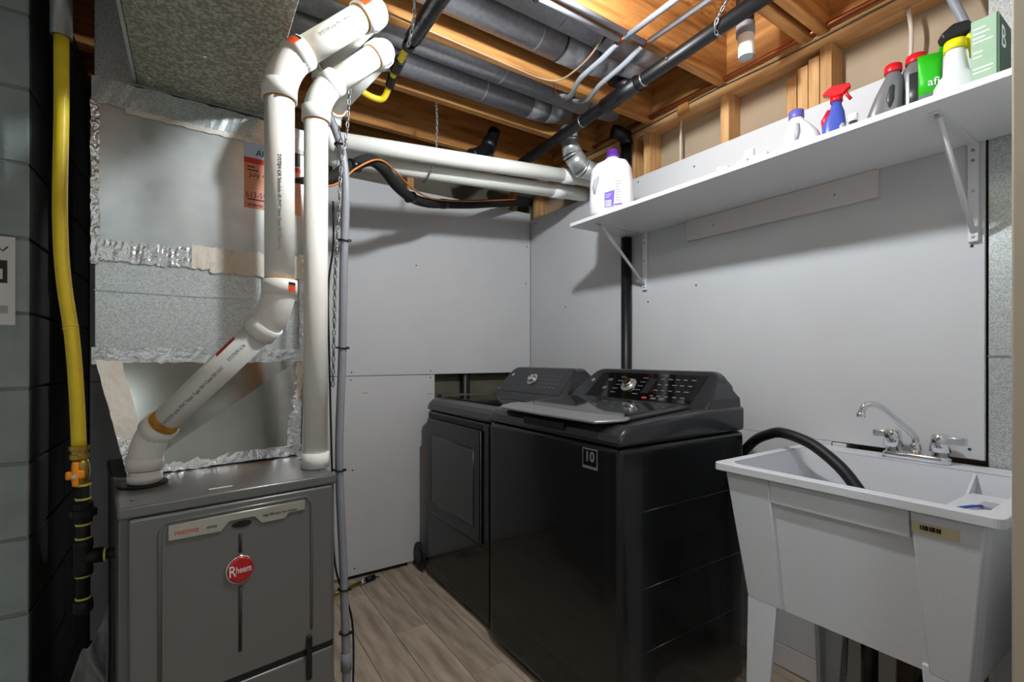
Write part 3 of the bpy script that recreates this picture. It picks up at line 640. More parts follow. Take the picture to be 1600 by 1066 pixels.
nm2 = obj('electrical_cable', MB().tube(spline([(-.64, -1.55, 2.47), (-.60, -1.64, 2.475), (-.56, -1.72, 2.48), (-.53, -1.80, 2.47)], 8), .006, 8), 'cable_white')
tag(nm2, 'short white cable crossing the open joist bay near the water tubes', 'cable')
nm3 = obj('electrical_cable', MB().tube(spline([(.045, -1.185, 2.371), (.04, -1.185, 2.25), (.042, -1.183, 2.12), (.045, -1.18, 2.02)], 6), .0055, 8), 'cable_white')
tag(nm3, 'white cable dropping straight down beside the stud behind the detergent jug', 'cable')
nm4 = obj('electrical_cable', MB().tube(spline([(.04, -2.075, 2.371), (.035, -2.085, 2.28), (.045, -2.075, 2.17), (.055, -2.045, 2.05)], 6), .0065, 8), 'cable_white')
tag(nm4, 'thick white cable bowed down between studs behind the grey bottles', 'cable')
nm5 = obj('flexible_conduit', MB().tube(spline([(-.03, -2.18, 2.45), (-.035, -2.185, 2.36), (-.02, -2.22, 2.24), (-.0, -2.26, 2.10), (.04, -2.27, 1.95)], 6), .012, 10), 'grey_plastic')
tag(nm5, 'dark grey flexible conduit curving down behind the green box', 'conduit')
cpw = obj('copper_pipe', MB().tube([(-.012, -.06, 2.425), (-.012, -1.6, 2.425), (-.012, -2.4, 2.425)], .009, 10), 'copper')
tag(cpw, 'copper water pipe running along the top plate of the right wall', 'pipe')
cw2 = obj('thin_wire', MB().tube(spline([(.0095, -.5, 2.405), (.0095, -1.0, 2.40), (.008, -1.35, 2.41), (.0095, -1.7, 2.40), (.0095, -2.3, 2.409)], 8), .0028, 6), 'bottle_dark')
tag(cw2, 'thin dark wire stapled along the top plate', 'cable')
tw = obj('rusty_wire', MB().tube(spline([(-.66, -1.08, 2.37), (-.6, -1.04, 2.355), (-.55, -1.03, 2.36), (-.52, -1.06, 2.38)], 8), .002, 6), 'copper')
tag(tw, 'thin rusty wire loop hanging under the golden joist', 'wire')
ws = obj('wood_scrap', MB().prism([(.0005, -1.26, 2.37), (.0005, -1.20, 2.37), (.0005, -1.19, 2.43), (.0005, -1.25, 2.435)], (.0115, 0, 0)), 'joist_wood_z')
tag(ws, 'splintered wood scrap nailed to the top plate', 'wood scrap')
ms = thing('wall_duct', 'galvanized sheet metal duct face at the right end beside the painted panel', 'duct', (.03, -2.4, .0))
obj('sheet', MB().box((.013, -2.495, .0), (.1, -2.272, 2.36)), 'galv_spangle', ms, bevel=.002, seg=1)
obj('seam', MB().box((.010, -2.495, 1.22), (.0128, -2.272, 1.225)), 'galv', ms)

# ================================================================== SHELF
sh = thing('wall_shelf', 'white wall shelf on two brackets holding cleaning bottles', 'shelf', (-.2, -1.65, 1.56))
SZ = 1.87
obj('board', MB().box((-.40, -2.46, SZ - .018), (-.0015, -.88, SZ)), 'melamine', sh, bevel=.0015, seg=1)
for y in (-1.005, -2.245):
    b = obj('bracket', MB().box((-.0135, y - .0125, 1.56), (-.0008, y + .0125, SZ - .0185)), 'white_metal', sh, bevel=.002, seg=1)
    obj('arm', MB().box((-.34, y - .0125, SZ - .022), (-.0136, y + .0125, SZ - .0183)), 'white_metal', b, bevel=.001, seg=1)
    obj('brace', MB().tube([(-.31, y, SZ - .024), (-.012, y, 1.59)], .0075, 8), 'white_metal', b)
    for z in (1.83, 1.80, 1.71, 1.575): obj('screw', MB().tube([(-.0136, y, z), (-.0155, y, z)], .0045, 8), 'steel', b)
    obj('screw', MB().tube([(-.325, y, SZ - .0222), (-.325, y, SZ - .0245)], .005, 8), 'steel', b)
cl = obj('cleat', MB().box((-.0175, -2.01, 1.757), (-.0008, -1.26, SZ - .0185)), 'cleat_paint', sh, bevel=.002, seg=1)
for y, z in ((-1.88, 1.80), (-1.40, 1.80)): obj('screw', MB().tube([(-.0176, y, z), (-.0186, y, z)], .004, 8), 'steel', cl)

# ------------------------------------------------------------------ bottles on the shelf
Z0 = SZ + .0005
def bottle_body(cx, cy, secs, rz=0., e=3., n=28):
    R = Matrix.Rotation(rz, 3, 'Z'); out = []
    for z, rx, ry, ox in secs:
        out.append([tuple(R @ Vector((p[0], p[1], 0)) + Vector((cx, cy, Z0 + z))) for p in superell(ox, 0, 0, rx, ry, e if rx > .03 else 2.2, n)])
    return MB().loft(out)
def loc2(cx, cy, rz, p): return tuple(Matrix.Rotation(rz, 3, 'Z') @ Vector((p[0], p[1], 0)) + Vector((cx, cy, Z0 + p[2])))
# big jug, purple cap. local x = length of the jug
jx, jy, jr = -.325, -1.085, math.radians(-62)
jg = thing('detergent_jug', 'large white detergent jug with purple cap on the left end of the shelf', 'bottle', (jx, jy, Z0))
obj('body', bottle_body(jx, jy, [(0, .088, .052, 0), (.008, .096, .058, 0), (.06, .097, .06, 0), (.15, .094, .058, 0), (.21, .088, .054, 0), (.235, .07, .046, .004), (.248, .036, .034, .006), (.262, .026, .026, .006)], jr, 3.6), 'jug_white', jg)
obj('cap', MB().tube([loc2(jx, jy, jr, (.006, 0, z)) for z in (.2625, .27, .2701, .295, .298)], [.031, .031, .027, .026, .022], 20), 'purple', jg)
fy = -.0605
def fpl(x0, x1, z0, z1, t=.0012, off=0.): # plate on the camera-side face of the jug
    return [loc2(jx, jy, jr, p) for p in ((x0, fy - off, z0), (x1, fy - off, z0), (x1, fy - off, z1), (x0, fy - off, z1))]
nrm = Matrix.Rotation(jr, 3, 'Z') @ Vector((0, -1, 0)); ux = Matrix.Rotation(jr, 3, 'Z') @ Vector((1, 0, 0))
lb = obj('label', MB().prism([loc2(jx, jy, jr, p) for p in ((-.015, fy, .02), (.07, fy, .02), (.075, fy, .15), (.05, fy, .155), (.02, fy, .09), (-.015, fy, .085))], nrm * .0012), 'jug_white', jg)
obj('label_print', MB().prism([loc2(jx, jy, jr, p) for p in ((-.013, fy - .0013, .022), (.028, fy - .0013, .022), (.034, fy - .0013, .095), (-.013, fy - .0013, .088))], nrm * .0006), 'lilac', lb)
obj('barcode', MB().prism(fpl(-.009, .018, .026, .052, off=.002), nrm * .0005), 'paper_white', lb)
for k in range(5): obj('bar', MB().prism(fpl(-.007 + k * .005, -.0055 + k * .005 + .001 * (k % 2), .03, .05, off=.0026), nrm * .0003), 'ink_black', lb)
for k in range(3): obj('print_line', MB().prism(fpl(-.008, .02 - .005 * k, .078 - k * .007, .0795 - k * .007, off=.002), nrm * .0004), 'ink_white', lb)
for k in range(8): obj('print_line', MB().prism(fpl(.036, .064 - .004 * (k % 3), .045 + k * .012, .048 + k * .012, off=.0013), nrm * .0004), 'ink_grey', lb)
obj('print_band', MB().prism(fpl(.03, .068, .024, .032, off=.0013), nrm * .0004), 'lilac', lb)
obj('grip_recess', MB().tube([loc2(jx, jy, jr, p) for p in ((-.062, fy + .006, .09), (-.06, fy + .003, .12), (-.052, fy + .003, .15), (-.042, fy + .006, .17))], [.004, .011, .011, .004], 10), 'recess_grey', jg)
# two loose white plastic bits
ck = thing('shelf_clip', 'white angled plastic clip lying on the shelf beside the bleach bottle', 'clip', (-.375, -1.78, Z0))
obj('foot', MB().box((-.39, -1.838, Z0), (-.368, -1.735, Z0 + .014)), 'jug_white', ck, bevel=.002)
obj('tab', MB().box((-.386, -1.79, Z0 + .0142), (-.372, -1.758, Z0 + .042)), 'jug_white', ck, bevel=.002)
obj('pin', MB().tube([(-.3905, -1.775, Z0 + .007), (-.393, -1.775, Z0 + .007)], .004, 8), 'ink_grey', ck)
pg = thing('shelf_plug', 'tiny white plastic plug on the shelf between the jug and the clip', 'plug', (-.38, -1.67, Z0))
obj('head', MB().tube([(-.378, -1.66, Z0 + .0105), (-.378, -1.672, Z0 + .0105)], .0102, 12), 'jug_white', pg)
obj('stem', MB().tube([(-.378, -1.672, Z0 + .0105), (-.378, -1.698, Z0 + .0105)], .0065, 12), 'jug_white', pg)
# bleach bottle
bx, by = -.21, -1.865
bb = thing('bleach_bottle', 'white rounded bleach bottle with violet blue cap on the shelf', 'bottle', (bx, by, Z0)); br2 = math.radians(-62)
obj('body', bottle_body(bx, by, [(0, .052, .036, 0), (.006, .056, .04, 0), (.06, .057, .04, 0), (.1, .05, .036, -.004), (.13, .034, .028, -.012), (.15, .022, .021, -.02), (.158, .02, .02, -.02)], br2, 2.4), 'jug_white', bb)
obj('cap', MB().tube([loc2(bx, by, br2, (-.02, 0, z)) for z in (.1585, .16, .183, .186)], [.023, .0235, .0225, .019], 18), 'cap_blue', bb)
obj('grip_recess', MB().tube([loc2(bx, by, br2, p) for p in ((-.022, -.0375, .075), (-.02, -.037, .1), (-.018, -.031, .13))], [.006, .0085, .005], 10), 'recess_grey', bb)
# red and blue trigger spray bottle
sx, sy, sr = -.205, -1.957, math.radians(-72)
sb = thing('spray_bottle', 'blue spray bottle with bright red trigger head on the shelf', 'bottle', (sx, sy, Z0))
obj('body', bottle_body(sx, sy, [(0, .032, .024, 0), (.05, .034, .025, 0), (.1, .032, .023, 0), (.135, .024, .018, .004), (.155, .015, .014, .006), (.168, .014, .014, .006)], sr, 3), 'bottle_blue', sb)
obj('shoulder_label', MB().tube([loc2(sx, sy, sr, p) for p in ((-.026, -.004, .085), (-.024, -.006, .115), (-.012, -.008, .145))], [.007, .012, .007], 12), 'red_plastic', sb)
obj('label', MB().tube([loc2(sx, sy, sr, p) for p in ((.02, -.014, .06), (.022, -.014, .08), (.02, -.012, .1))], [.008, .012, .004], 10), 'recess_grey', sb)
obj('neck', MB().tube([loc2(sx, sy, sr, (.006, 0, z)) for z in (.1685, .185)], .0175, 16), 'red_plastic', sb)
hd = obj('trigger_head', MB().prism([loc2(sx, sy, sr, (x, -.011, z)) for x, z in ((-.032, .198), (-.03, .205), (-.006, .222), (.04, .218), (.045, .205), (.034, .20), (.024, .187), (-.006, .186), (-.02, .195))], Matrix.Rotation(sr, 3, 'Z') @ Vector((0, .022, 0))), 'red_plastic', sb, bevel=.003)
obj('trigger', MB().tube([loc2(sx, sy, sr, p) for p in ((.03, 0, .203), (.034, 0, .185), (.044, 0, .168))], .005, 10), 'red_plastic', hd)
# small bottle behind
qx, qy = -.30, -2.047
qb = thing('small_bottle', 'small bottle with white cap half hidden behind the shelf edge', 'bottle', (qx, qy, Z0))
obj('body', bottle_body(qx, qy, [(0, .014, .014, 0), (.034, .014, .014, 0), (.04, .01, .01, 0), (.046, .01, .01, 0)]), 'bottle_dark', qb)
obj('cap', MB().tube([(qx, qy, Z0 + z) for z in (.0465, .068)], .0125, 14), 'jug_white', qb)
# grey drain cleaner bottle with handle
def grey_bottle(x, y, rz, h, label, narrow):
    t = thing('grey_bottle', label, 'bottle', (x, y, Z0))
    if narrow:
        secs = [(0, .04, .03, 0), (.006, .043, .033, 0), (.07, .042, .033, .002), (.12, .034, .03, .012), (.16, .026, .026, .022), (.178, .019, .019, .024), (.186, .018, .018, .024)]; cx_ = .024; hz = .1865
    else:
        secs = [(0, .033, .03, 0), (.006, .036, .033, 0), (.17, .036, .033, 0), (.188, .032, .03, 0), (.198, .024, .024, 0), (.204, .023, .023, 0)]; cx_ = 0; hz = .2045
    obj('body', bottle_body(x, y, secs, rz, 3), 'bottle_grey', t)
    obj('cap', MB().tube([loc2(x, y, rz, (cx_, 0, hz + z)) for z in (0, .004, .022, .025)], [.025, .026, .024, .02] if not narrow else [.021, .022, .021, .018], 18), 'red_plastic', t)
    if narrow:
        obj('grip_recess', MB().tube([loc2(x, y, rz, p) for p in ((.012, -.026, .07), (.013, -.024, .1), (.018, -.02, .135), (.022, -.018, .155))], [.006, .012, .011, .005], 12), 'bottle_dark', t)
        obj('label', MB().tube([loc2(x, y, rz, p) for p in ((.03, -.024, .03), (.03, -.024, .07))], [.01, .01], 8), 'yellow_plastic', t)
    else:
        obj('label', MB().tube([loc2(x, y, rz, p) for p in ((.0, 0, .05), (0, 0, .165))], [.0372, .0372], 24), 'bottle_dark', t)
    return t
grey_bottle(-.215, -2.092, math.radians(-65), .21, 'silver grey bottle with red cap and dark grip hollow on the shelf', True)
grey_bottle(-.17, -2.158, math.radians(-65), .23, 'tall straight grey bottle with flat red cap beside the green pouch', False)
# green pouch
px_, py_ = -.225, -2.205
po = thing('refill_pouch', 'bright green foil refill pouch standing between grey bottle and white sprayer', 'pouch', (px_, py_, Z0)); pr = math.radians(-62)
def pouch_sec(z, hw, th): return [loc2(px_, py_, pr, (hw * math.cos(a), th * math.sin(a), z)) for a in [2 * PI * k / 20 for k in range(20)]]
obj('body', MB().loft([pouch_sec(z, a, b) for z, a, b in ((.075, .026, .0155), (.12, .026, .013), (.165, .027, .006), (.19, .028, .0015))]), 'pouch_green', po)
obj('lower_body', MB().loft([pouch_sec(z, a, b) for z, a, b in ((0, .022, .016), (.01, .026, .018), (.0748, .026, .0155))]), 'pouch_grey', po)
obj('corner_tab', MB().prism([loc2(px_, py_, pr, p) for p in ((.018, 0, .188), (.028, 0, .188), (.026, 0, .22), (.022, 0, .225))], (.001, .0, 0)), 'pouch_green', po)
pn = Matrix.Rotation(pr, 3, 'Z') @ Vector((0, -1, 0)); pu = Matrix.Rotation(pr, 3, 'Z') @ Vector((1, 0, 0))
text('lettering', 'afi', .03, Vector(loc2(px_, py_, pr, (.004, -.0162, .105))), pu, (0, 0, 1), 'ink_white', po)
# white sprayer with yellow collar and black head
tx, ty, tq = -.235, -2.262, math.radians(-60)
sw = thing('trigger_sprayer', 'white trigger sprayer with yellow collar and black nozzle head', 'bottle', (tx, ty, Z0))
obj('body', bottle_body(tx, ty, [(0, .044, .034, 0), (.006, .046, .036, 0), (.075, .045, .036, 0), (.095, .034, .03, 0), (.105, .026, .026, 0), (.15, .021, .021, -.002), (.165, .02, .02, -.002)], tq, 3), 'jug_white', sw)
obj('collar', MB().tube([loc2(tx, ty, tq, (-.002, 0, z)) for z in (.1655, .19)], [.025, .023], 18), 'yellow_plastic', sw)
obj('trigger', MB().tube([loc2(tx, ty, tq, p) for p in ((.018, 0, .195), (.034, 0, .185), (.038, 0, .155), (.034, 0, .14))], [.012, .014, .012, .008], 12), 'yellow_plastic', sw)
obj('nozzle_head', MB().prism([loc2(tx, ty, tq, (x, -.018, z)) for x, z in ((-.032, .196), (-.036, .21), (-.01, .232), (.02, .234), (.03, .22), (.028, .205), (-.024, .1905))], Matrix.Rotation(tq, 3, 'Z') @ Vector((0, .036, 0))), 'black_plastic', sw, bevel=.006)
obj('print', MB().tube([loc2(tx, ty, tq, p) for p in ((.028, -.0285, .07), (.036, -.026, .073), (.043, -.02, .068))], .0025, 6), 'ink_black', sw)
# green carton
cx0, cx1, cy0, cy1 = -.315, -.20, -2.359, -2.309
gb = thing('soap_carton', 'pale green cardboard carton with dark end at the right of the shelf', 'box', (-.23, -2.36, Z0))
obj('carton', MB().box((cx0, cy0, Z0), (cx1, cy1, Z0 + .182)), 'box_green', gb, bevel=.001, seg=1)
obj('end_print', MB().box((cx0 + .006, cy0 - .0008, Z0 + .004), (cx1 - .004, cy0 - .0001, Z0 + .178)), 'box_dark', gb)
obj('side_edge', MB().box((cx0 - .0006, cy0 + .001, Z0), (cx0 - .0001, cy0 + .004, Z0 + .182)), 'box_dark', gb)
for k, (z, L) in enumerate(((.158, .024), (.146, .03), (.135, .022), (.125, .036), (.1, .018), (.088, .016), (.06, .036), (.05, .032))):
    obj('print_line', MB().box((cx0 - .0007, cy1 - .004 - L, Z0 + z), (cx0 - .0001, cy1 - .004, Z0 + z + .003)), 'ink_white', gb)
text('lettering', 'B', .075, (cx0 + .038, cy0 - .001, Z0 + .13), (1, 0, 0), (0, 0, 1), 'ink_white', gb)

# ================================================================== WASHER
wa = thing('washing_machine', 'black top loading washer with silver lid lip beside the laundry tub', 'washer', (-.54, -1.285, 0))
wx0, wx1, wy0, wy1 = -.87, -.215, -1.66, -.905
obj('cabinet', MB().box((wx0, wy0, .03), (wx1, wy1, .945)), 'appliance', wa, bevel=.018, seg=4)
for x in (wx0 + .06, wx1 - .06):
    for y in (wy0 + .06, wy1 - .06): obj('foot', MB().tube([(x, y, 0), (x, y, .035)], .022, 12), 'black_rubber', wa)
dk = [(wx0 - .003, .947), (wx0 - .003, .962), (wx0 + .006, .982), (wx0 + .024, .998), (wx0 + .05, 1.008), (-.44, 1.036), (wx1, 1.036), (wx1, .947)]
obj('top_deck', MB().prism([(x, wy0 - .002, z) for x, z in dk], (0, wy1 - wy0 + .004, 0)), 'appliance_top', wa, bevel=.012, seg=3, angle=40)
zt = lambda x: 1.008 + (x - (wx0 + .05)) * (.028 / .38)
def slab(pts, t0, t1):          # slab following the deck slope
    return MB().add([(x, y, zt(x) + t0) for x, y in pts] + [(x, y, zt(x) + t1) for x, y in pts], [tuple(range(len(pts)))[::-1], tuple(range(len(pts), 2 * len(pts)))] + [(i, (i + 1) % len(pts), len(pts) + (i + 1) % len(pts), len(pts) + i) for i in range(len(pts))])
lid = obj('lid', slab([(-.80, -1.60), (-.80, -.965), (-.45, -.965), (-.45, -1.60)], .001, .010), 'appliance_top', wa, bevel=.003)
obj('lid_glass', slab([(-.765, -1.56), (-.765, -1.005), (-.47, -1.005), (-.47, -1.56)], .0095, .0125), 'glass_black', lid, bevel=.001, seg=1)
lipo = [(-.765, -1.605), (-.80, -1.618), (-.852, -1.59), (-.884, -1.565), (-.889, -1.30), (-.884, -1.02), (-.86, -.985), (-.80, -.962), (-.765, -.975), (-.76, -1.02), (-.775, -1.07), (-.778, -1.30), (-.775, -1.50), (-.76, -1.555)]
obj('lid_lip', slab(lipo[::-1], .006, .016), 'lid_silver', lid, bevel=.004, seg=2)
obj('handle_recess', MB().box((wx0 - .006, -1.40, .968), (wx0 + .012, -1.165, .995)), 'black_rubber', wa, bevel=.004)
# console
def console(y0, y1, xb, xt, zb_, zt_, xback, name, parent):
    yr = .055; out = []
    L_ = [(y1, zb_), (y1 - .004, zb_ + .045)] + [(y1 - .03 - yr * (1 - math.cos(a)), zt_ - yr * .75 + yr * .75 * math.sin(a)) for a in [PI / 2 * k / 5 for k in range(6)]]
    R_ = [(y0 + .03 + yr * (1 - math.cos(a)), zt_ - yr * .75 + yr * .75 * math.sin(a)) for a in [PI / 2 * k / 5 for k in range(5, -1, -1)]] + [(y0 + .004, zb_ + .045), (y0, zb_)]
    prof = L_ + R_
    xf = lambda z: xb + (xt - xb) * (z - zb_) / (zt_ - zb_)
    fr_ = [(xf(z), y, z) for y, z in prof]; mid = [(xback - .05, y, z) for y, z in prof]; bk = [(xback, y, z - (.035 if z > zb_ + .06 else 0)) for y, z in prof]
    return obj(name, MB().loft([fr_, mid, bk], smooth=False), 'appliance_top', parent, bevel=.008, seg=3, angle=35)
co = console(-1.650, -.915, -.445, -.285, 1.022, 1.165, -.216, 'console', wa)
def faceframe(xb, zb_, xt, zt_, y1):
    v = Vector((xt - xb, 0, zt_ - zb_)); L_ = v.length; v.normalize(); u = Vector((0, -1, 0)); n = u.cross(v)
    if n.x > 0: n = -n
    o = Vector((xb, y1, zb_))
    return (lambda a, b, h=0: o + u * a + v * (b * L_) + n * h), u, v, n, L_
P_, u_, v_, n_, L_ = faceframe(-.445, 1.022, -.285, 1.165, -.915)
def plate(a0, a1, b0, b1, h0=.0005, h1=.002): 
    q = [P_(a0, b0, h0), P_(a1, b0, h0), P_(a1, b1, h0), P_(a0, b1, h0)]; return MB().prism(q, n_ * (h1 - h0))
pan = obj('control_panel', plate(.10, .66, .16, .88), 'glass_black', co, bevel=.0006, seg=1)
def dial(a, b, r, parent):
    dl = obj('dial', MB().tube([P_(a, b, .002), P_(a, b, .006)], r, 28), 'silver', parent)
    obj('dial_knob', MB().tube([P_(a, b, .006), P_(a, b, .022), P_(a, b, .024)], [r * .66, r * .6, r * .5], 24), 'chrome', dl)
    obj('dial_pointer', MB().tube([P_(a, b, .0245), P_(a - r * .4, b + .1, .0245)], .0022, 6), 'ink_black', dl)
dial(.31, .53, .036, co)
obj('logo', MB().tube([P_(.075, .62, .001), P_(.075, .62, .004)], .0105, 20), 'silver', co)
random.seed(3)
for i in range(6):
    for j in range(4):
        a = .42 + .036 * i; b = .28 + .15 * j
        if i == 0: continue
        obj('button_mark', plate(a, a + .016 + .006 * random.random(), b, b + .018, .0021, .0025), 'ink_grey', co)
for k in range(5):
    obj('button_mark', plate(.235 - .006 * (k % 2), .262, .3 + k * .11, .3 + k * .11 + .014, .0021, .0025), 'ink_grey', co)
    obj('button_mark', plate(.36, .388, .3 + k * .11, .3 + k * .11 + .014, .0021, .0025), 'ink_grey', co)
for b in (.38, .62): obj('button', plate(.17, .195, b, b + .07, .0021, .0028), 'furnace_grey', co)
obj('display', plate(.40, .437, .34, .74, .0021, .003), 'black_plastic', co)
obj('start_button', plate(.425, .447, .2, .25, .0021, .003), 'ink_red', co)
for a in (.47, .51): obj('button', plate(a, a + .024, .2, .25, .0021, .003), 'furnace_grey', co)
obj('model_mark', plate(.03, .095, .10, .125, .0006, .0012), 'ink_grey', co)
# badge on the front
bx_ = wx0 - .0006
bg = obj('front_badge', MB().box((bx_ - .0012, -1.566, .862), (bx_, -1.497, .927)), 'ink_grey', wa)
obj('badge_field', MB().box((bx_ - .0018, -1.562, .872), (bx_ - .0013, -1.501, .923)), 'glass_black', bg)
text('lettering', '10', .045, (bx_ - .002, -1.5315, .900), (0, -1, 0), (0, 0, 1), 'ink_grey', bg, bold=.0012)
for z in (.30, .50, .74): obj('side_crease', MB().tube([(wx0 + .10, wy0 - .0005, z), (wx1 - .03, wy0 + .0005, z)], .0016, 8), 'appliance', wa)

# ================================================================== DRYER
dr = thing('clothes_dryer', 'black front loading dryer in the corner with a recessed square door', 'dryer', (-.52, -.51, 0))
dx0, dx1, dy0, dy1 = -.835, -.165, -.855, -.172
obj('cabinet', MB().box((dx0, dy0, .03), (dx1, dy1, .925)), 'appliance', dr, bevel=.018, seg=4)
for x in (dx0 + .06, dx1 - .06):
    for y in (dy0 + .06, dy1 - .06): obj('foot', MB().tube([(x, y, 0), (x, y, .035)], .022, 12), 'black_rubber', dr)
dkd = [(dx0 - .002, .926), (dx0 - .002, .94), (dx0 + .008, .963), (dx0 + .026, .981), (dx0 + .05, .991), (-.40, .997), (dx1, .997), (dx1, .926)]
obj('top_deck', MB().prism([(x, dy0 - .001, z) for x, z in dkd], (0, dy1 - dy0 + .002, 0)), 'appliance_top', dr, bevel=.02, seg=4, angle=40)
obj('top_inset', MB().box((-.74, dy0 + .06, .9955), (-.43, dy1 - .05, .999)), 'glass_black', dr, bevel=.001, seg=1)
console_d = console(-.845, -.195, -.425, -.285, .993, 1.16, -.17, 'console', dr)
P_, u_, v_, n_, L_ = faceframe(-.425, .993, -.285, 1.16, -.195)
obj('control_panel', plate(.06, .60, .18, .90), 'appliance_top', console_d, bevel=.0006, seg=1)
dial(.30, .60, .036, console_d)
obj('logo', MB().tube([P_(.08, .72, .001), P_(.08, .72, .004)], .0105, 20), 'silver', console_d)
obj('model_mark', plate(.01, .04, .22, .26, .0006, .0012), 'ink_grey', console_d)
for i in range(5):
    for j in range(4): obj('button_mark', plate(.37 + .036 * i, .389 + .036 * i, .38 + .12 * j, .393 + .12 * j, .0021, .0025), 'ink_grey', console_d)
# door
dd = obj('door', MB().box((dx0 - .014, -.785, .37), (dx0 - .0005, -.20, .885)), 'appliance', dr, bevel=.008, seg=3)
obj('door_recess', MB().box((dx0 - .0035, -.79, .888), (dx0 + .01, -.20, .912)), 'black_rubber', dr, bevel=.004)
obj('door_window', MB().box((dx0 - .0155, -.725, .435), (dx0 - .0142, -.255, .795)), 'glass_black', dd)
for a, b in (((-.725, .435), (-.725, .795)), ((-.255, .435), (-.255, .795)), ((-.725, .435), (-.255, .435)), ((-.725, .795), (-.255, .795))):
    obj('window_bead', MB().tube([(dx0 - .0145, a[0], a[1]), (dx0 - .0145, b[0], b[1])], .0035, 8), 'appliance_top', dd)
obj('lower_panel', MB().box((dx0 - .002, dy0 + .01, .03), (dx0, dy1 - .01, .36)), 'appliance', dr, bevel=.001, seg=1)
# things on the floor by the back wall
rd = thing('vent_cover', 'thin black round cover standing on the floor between dryer and back wall', 'cover', (-.845, -.09, 0))
obj('disc', MB().tube([(-.852, -.088, .08), (-.838, -.088, .08)], .079, 28), 'black_rubber', rd, bevel=.004)
obj('hub', MB().tube([(-.852, -.088, .08), (-.858, -.088, .08)], .045, 20), 'black_plastic', rd)
ft = thing('floor_tube', 'brass tube with black capped end lying on the floor by the wall', 'tube', (-1.2, -.08, 0))
obj('tube', MB().tube([(-1.36, -.14, .012), (-1.18, -.085, .016)], .009, 12), 'brass', ft)
obj('clamp', MB().tube([(-1.185, -.087, .016), (-1.15, -.077, .016)], .0135, 12), 'chrome', ft)
obj('cap', MB().tube([(-1.15, -.077, .0165), (-1.10, -.064, .0165)], .0155, 12), 'black_rubber', ft)
obj('tail', MB().tube([(-1.10, -.064, .017), (-1.075, -.075, .014)], .003, 6), 'black_rubber', ft)

# ================================================================== LAUNDRY TUB
tb = thing('laundry_tub', 'white speckled plastic laundry tub on four legs under the shelf', 'sink', (-.3, -2.105, 0))
tx0, tx1, ty0, ty1, TZ = -.605, -.004, -2.425, -1.79, .9
def rect(x0, x1, y0, y1, z, r=.02, k=3):
    out = []
    for cx_, cy_, a0 in ((x1 - r, y1 - r, 0), (x0 + r, y1 - r, PI / 2), (x0 + r, y0 + r, PI), (x1 - r, y0 + r, 3 * PI / 2)):
        for i in range(k + 1): a = a0 + PI / 2 * i / k; out.append((cx_ + r * math.cos(a), cy_ + r * math.sin(a), z))
    return out
dkx = -.115     # faucet deck at the wall side
obj('basin', MB().loft([rect(tx0 + .028, tx1 - .02, ty0 + .028, ty1 - .028, TZ - .024, .03), rect(tx0 + .075, tx1 - .04, ty0 + .06, ty1 - .07, .50, .04),
    rect(tx0 + .11, tx1 - .09, ty0 + .1, ty1 - .11, .495, .04), ], cap=False, smooth=False), 'tub_white', tb)
obj('basin_inside', MB().loft([rect(tx0 + .034, dkx, ty0 + .034, ty1 - .034, TZ - .001, .035, 5), rect(tx0 + .055, dkx - .015, ty0 + .06, ty1 - .055, .80, .04, 5), rect(tx0 + .095, dkx - .05, ty0 + .09, ty1 - .09, .56, .05, 5), rect(tx0 + .14, dkx - .1, ty0 + .14, ty1 - .14, .555, .05, 5)], cap=False), 'tub_white', tb)
obj('basin_floor', MB().loft([rect(tx0 + .09, dkx - .04, ty0 + .08, ty1 - .08, .548, .05), rect(tx0 + .09, dkx - .04, ty0 + .08, ty1 - .08, .5545, .05)], smooth=False), 'tub_white', tb)
# rim: ring between outer and inner outline
ro = rect(tx0, tx1, ty0, ty1, TZ - .022, .018, 5); ro2 = rect(tx0, tx1, ty0, ty1, TZ, .018, 5); ri = rect(tx0 + .034, dkx, ty0 + .034, ty1 - .034, TZ, .035, 5); rb = rect(tx0 + .026, tx1 - .018, ty0 + .026, ty1 - .026, TZ - .0235, .03, 5)
obj('rim', MB().loft([rb, ro, ro2, ri], cap=False, smooth=False), 'tub_white', tb, bevel=.002, seg=2, angle=50)
obj('soap_tray', MB().loft([rect(-.50, -.16, -2.385, -2.27, .835, .02), rect(-.50, -.16, -2.388, -2.27, .85, .02)], smooth=False), 'tub_white', tb, bevel=.003)
obj('tray_rib', MB().prism([(-.118, -2.27, .85), (-.19, -2.27, .85), (-.118, -2.27, .895)], (0, -.006, 0)), 'tub_white', tb)
# raised front shoulders leave a recessed middle panel
def lean(z): return tx0 + .028 + (.075 - .028) * (TZ - .024 - z) / (TZ - .024 - .5)
def slabf(y0t, y1t, y0b, y1b, z0, z1, d=.012):
    q = [(lean(z1), y0t, z1), (lean(z1), y1t, z1), (lean(z0), y1b, z0), (lean(z0), y0b, z0)]
    return MB().add([(x - d, y, z) for x, y, z in q] + [(x + .004, y, z) for x, y, z in q], [(0, 1, 2, 3), (7, 6, 5, 4), (0, 4, 5, 1), (1, 5, 6, 2), (2, 6, 7, 3), (3, 7, 4, 0)])
obj('front_shoulder', slabf(-1.95, -1.822, -1.965, -1.864, .502, TZ - .026), 'tub_white', tb, bevel=.004)
obj('front_shoulder', slabf(-2.393, -2.268, -2.36, -2.29, .502, TZ - .026), 'tub_white', tb, bevel=.004)
obj('front_shoulder', slabf(-2.267, -1.951, -2.267, -1.951, .81, TZ - .026), 'tub_white', tb, bevel=.003)
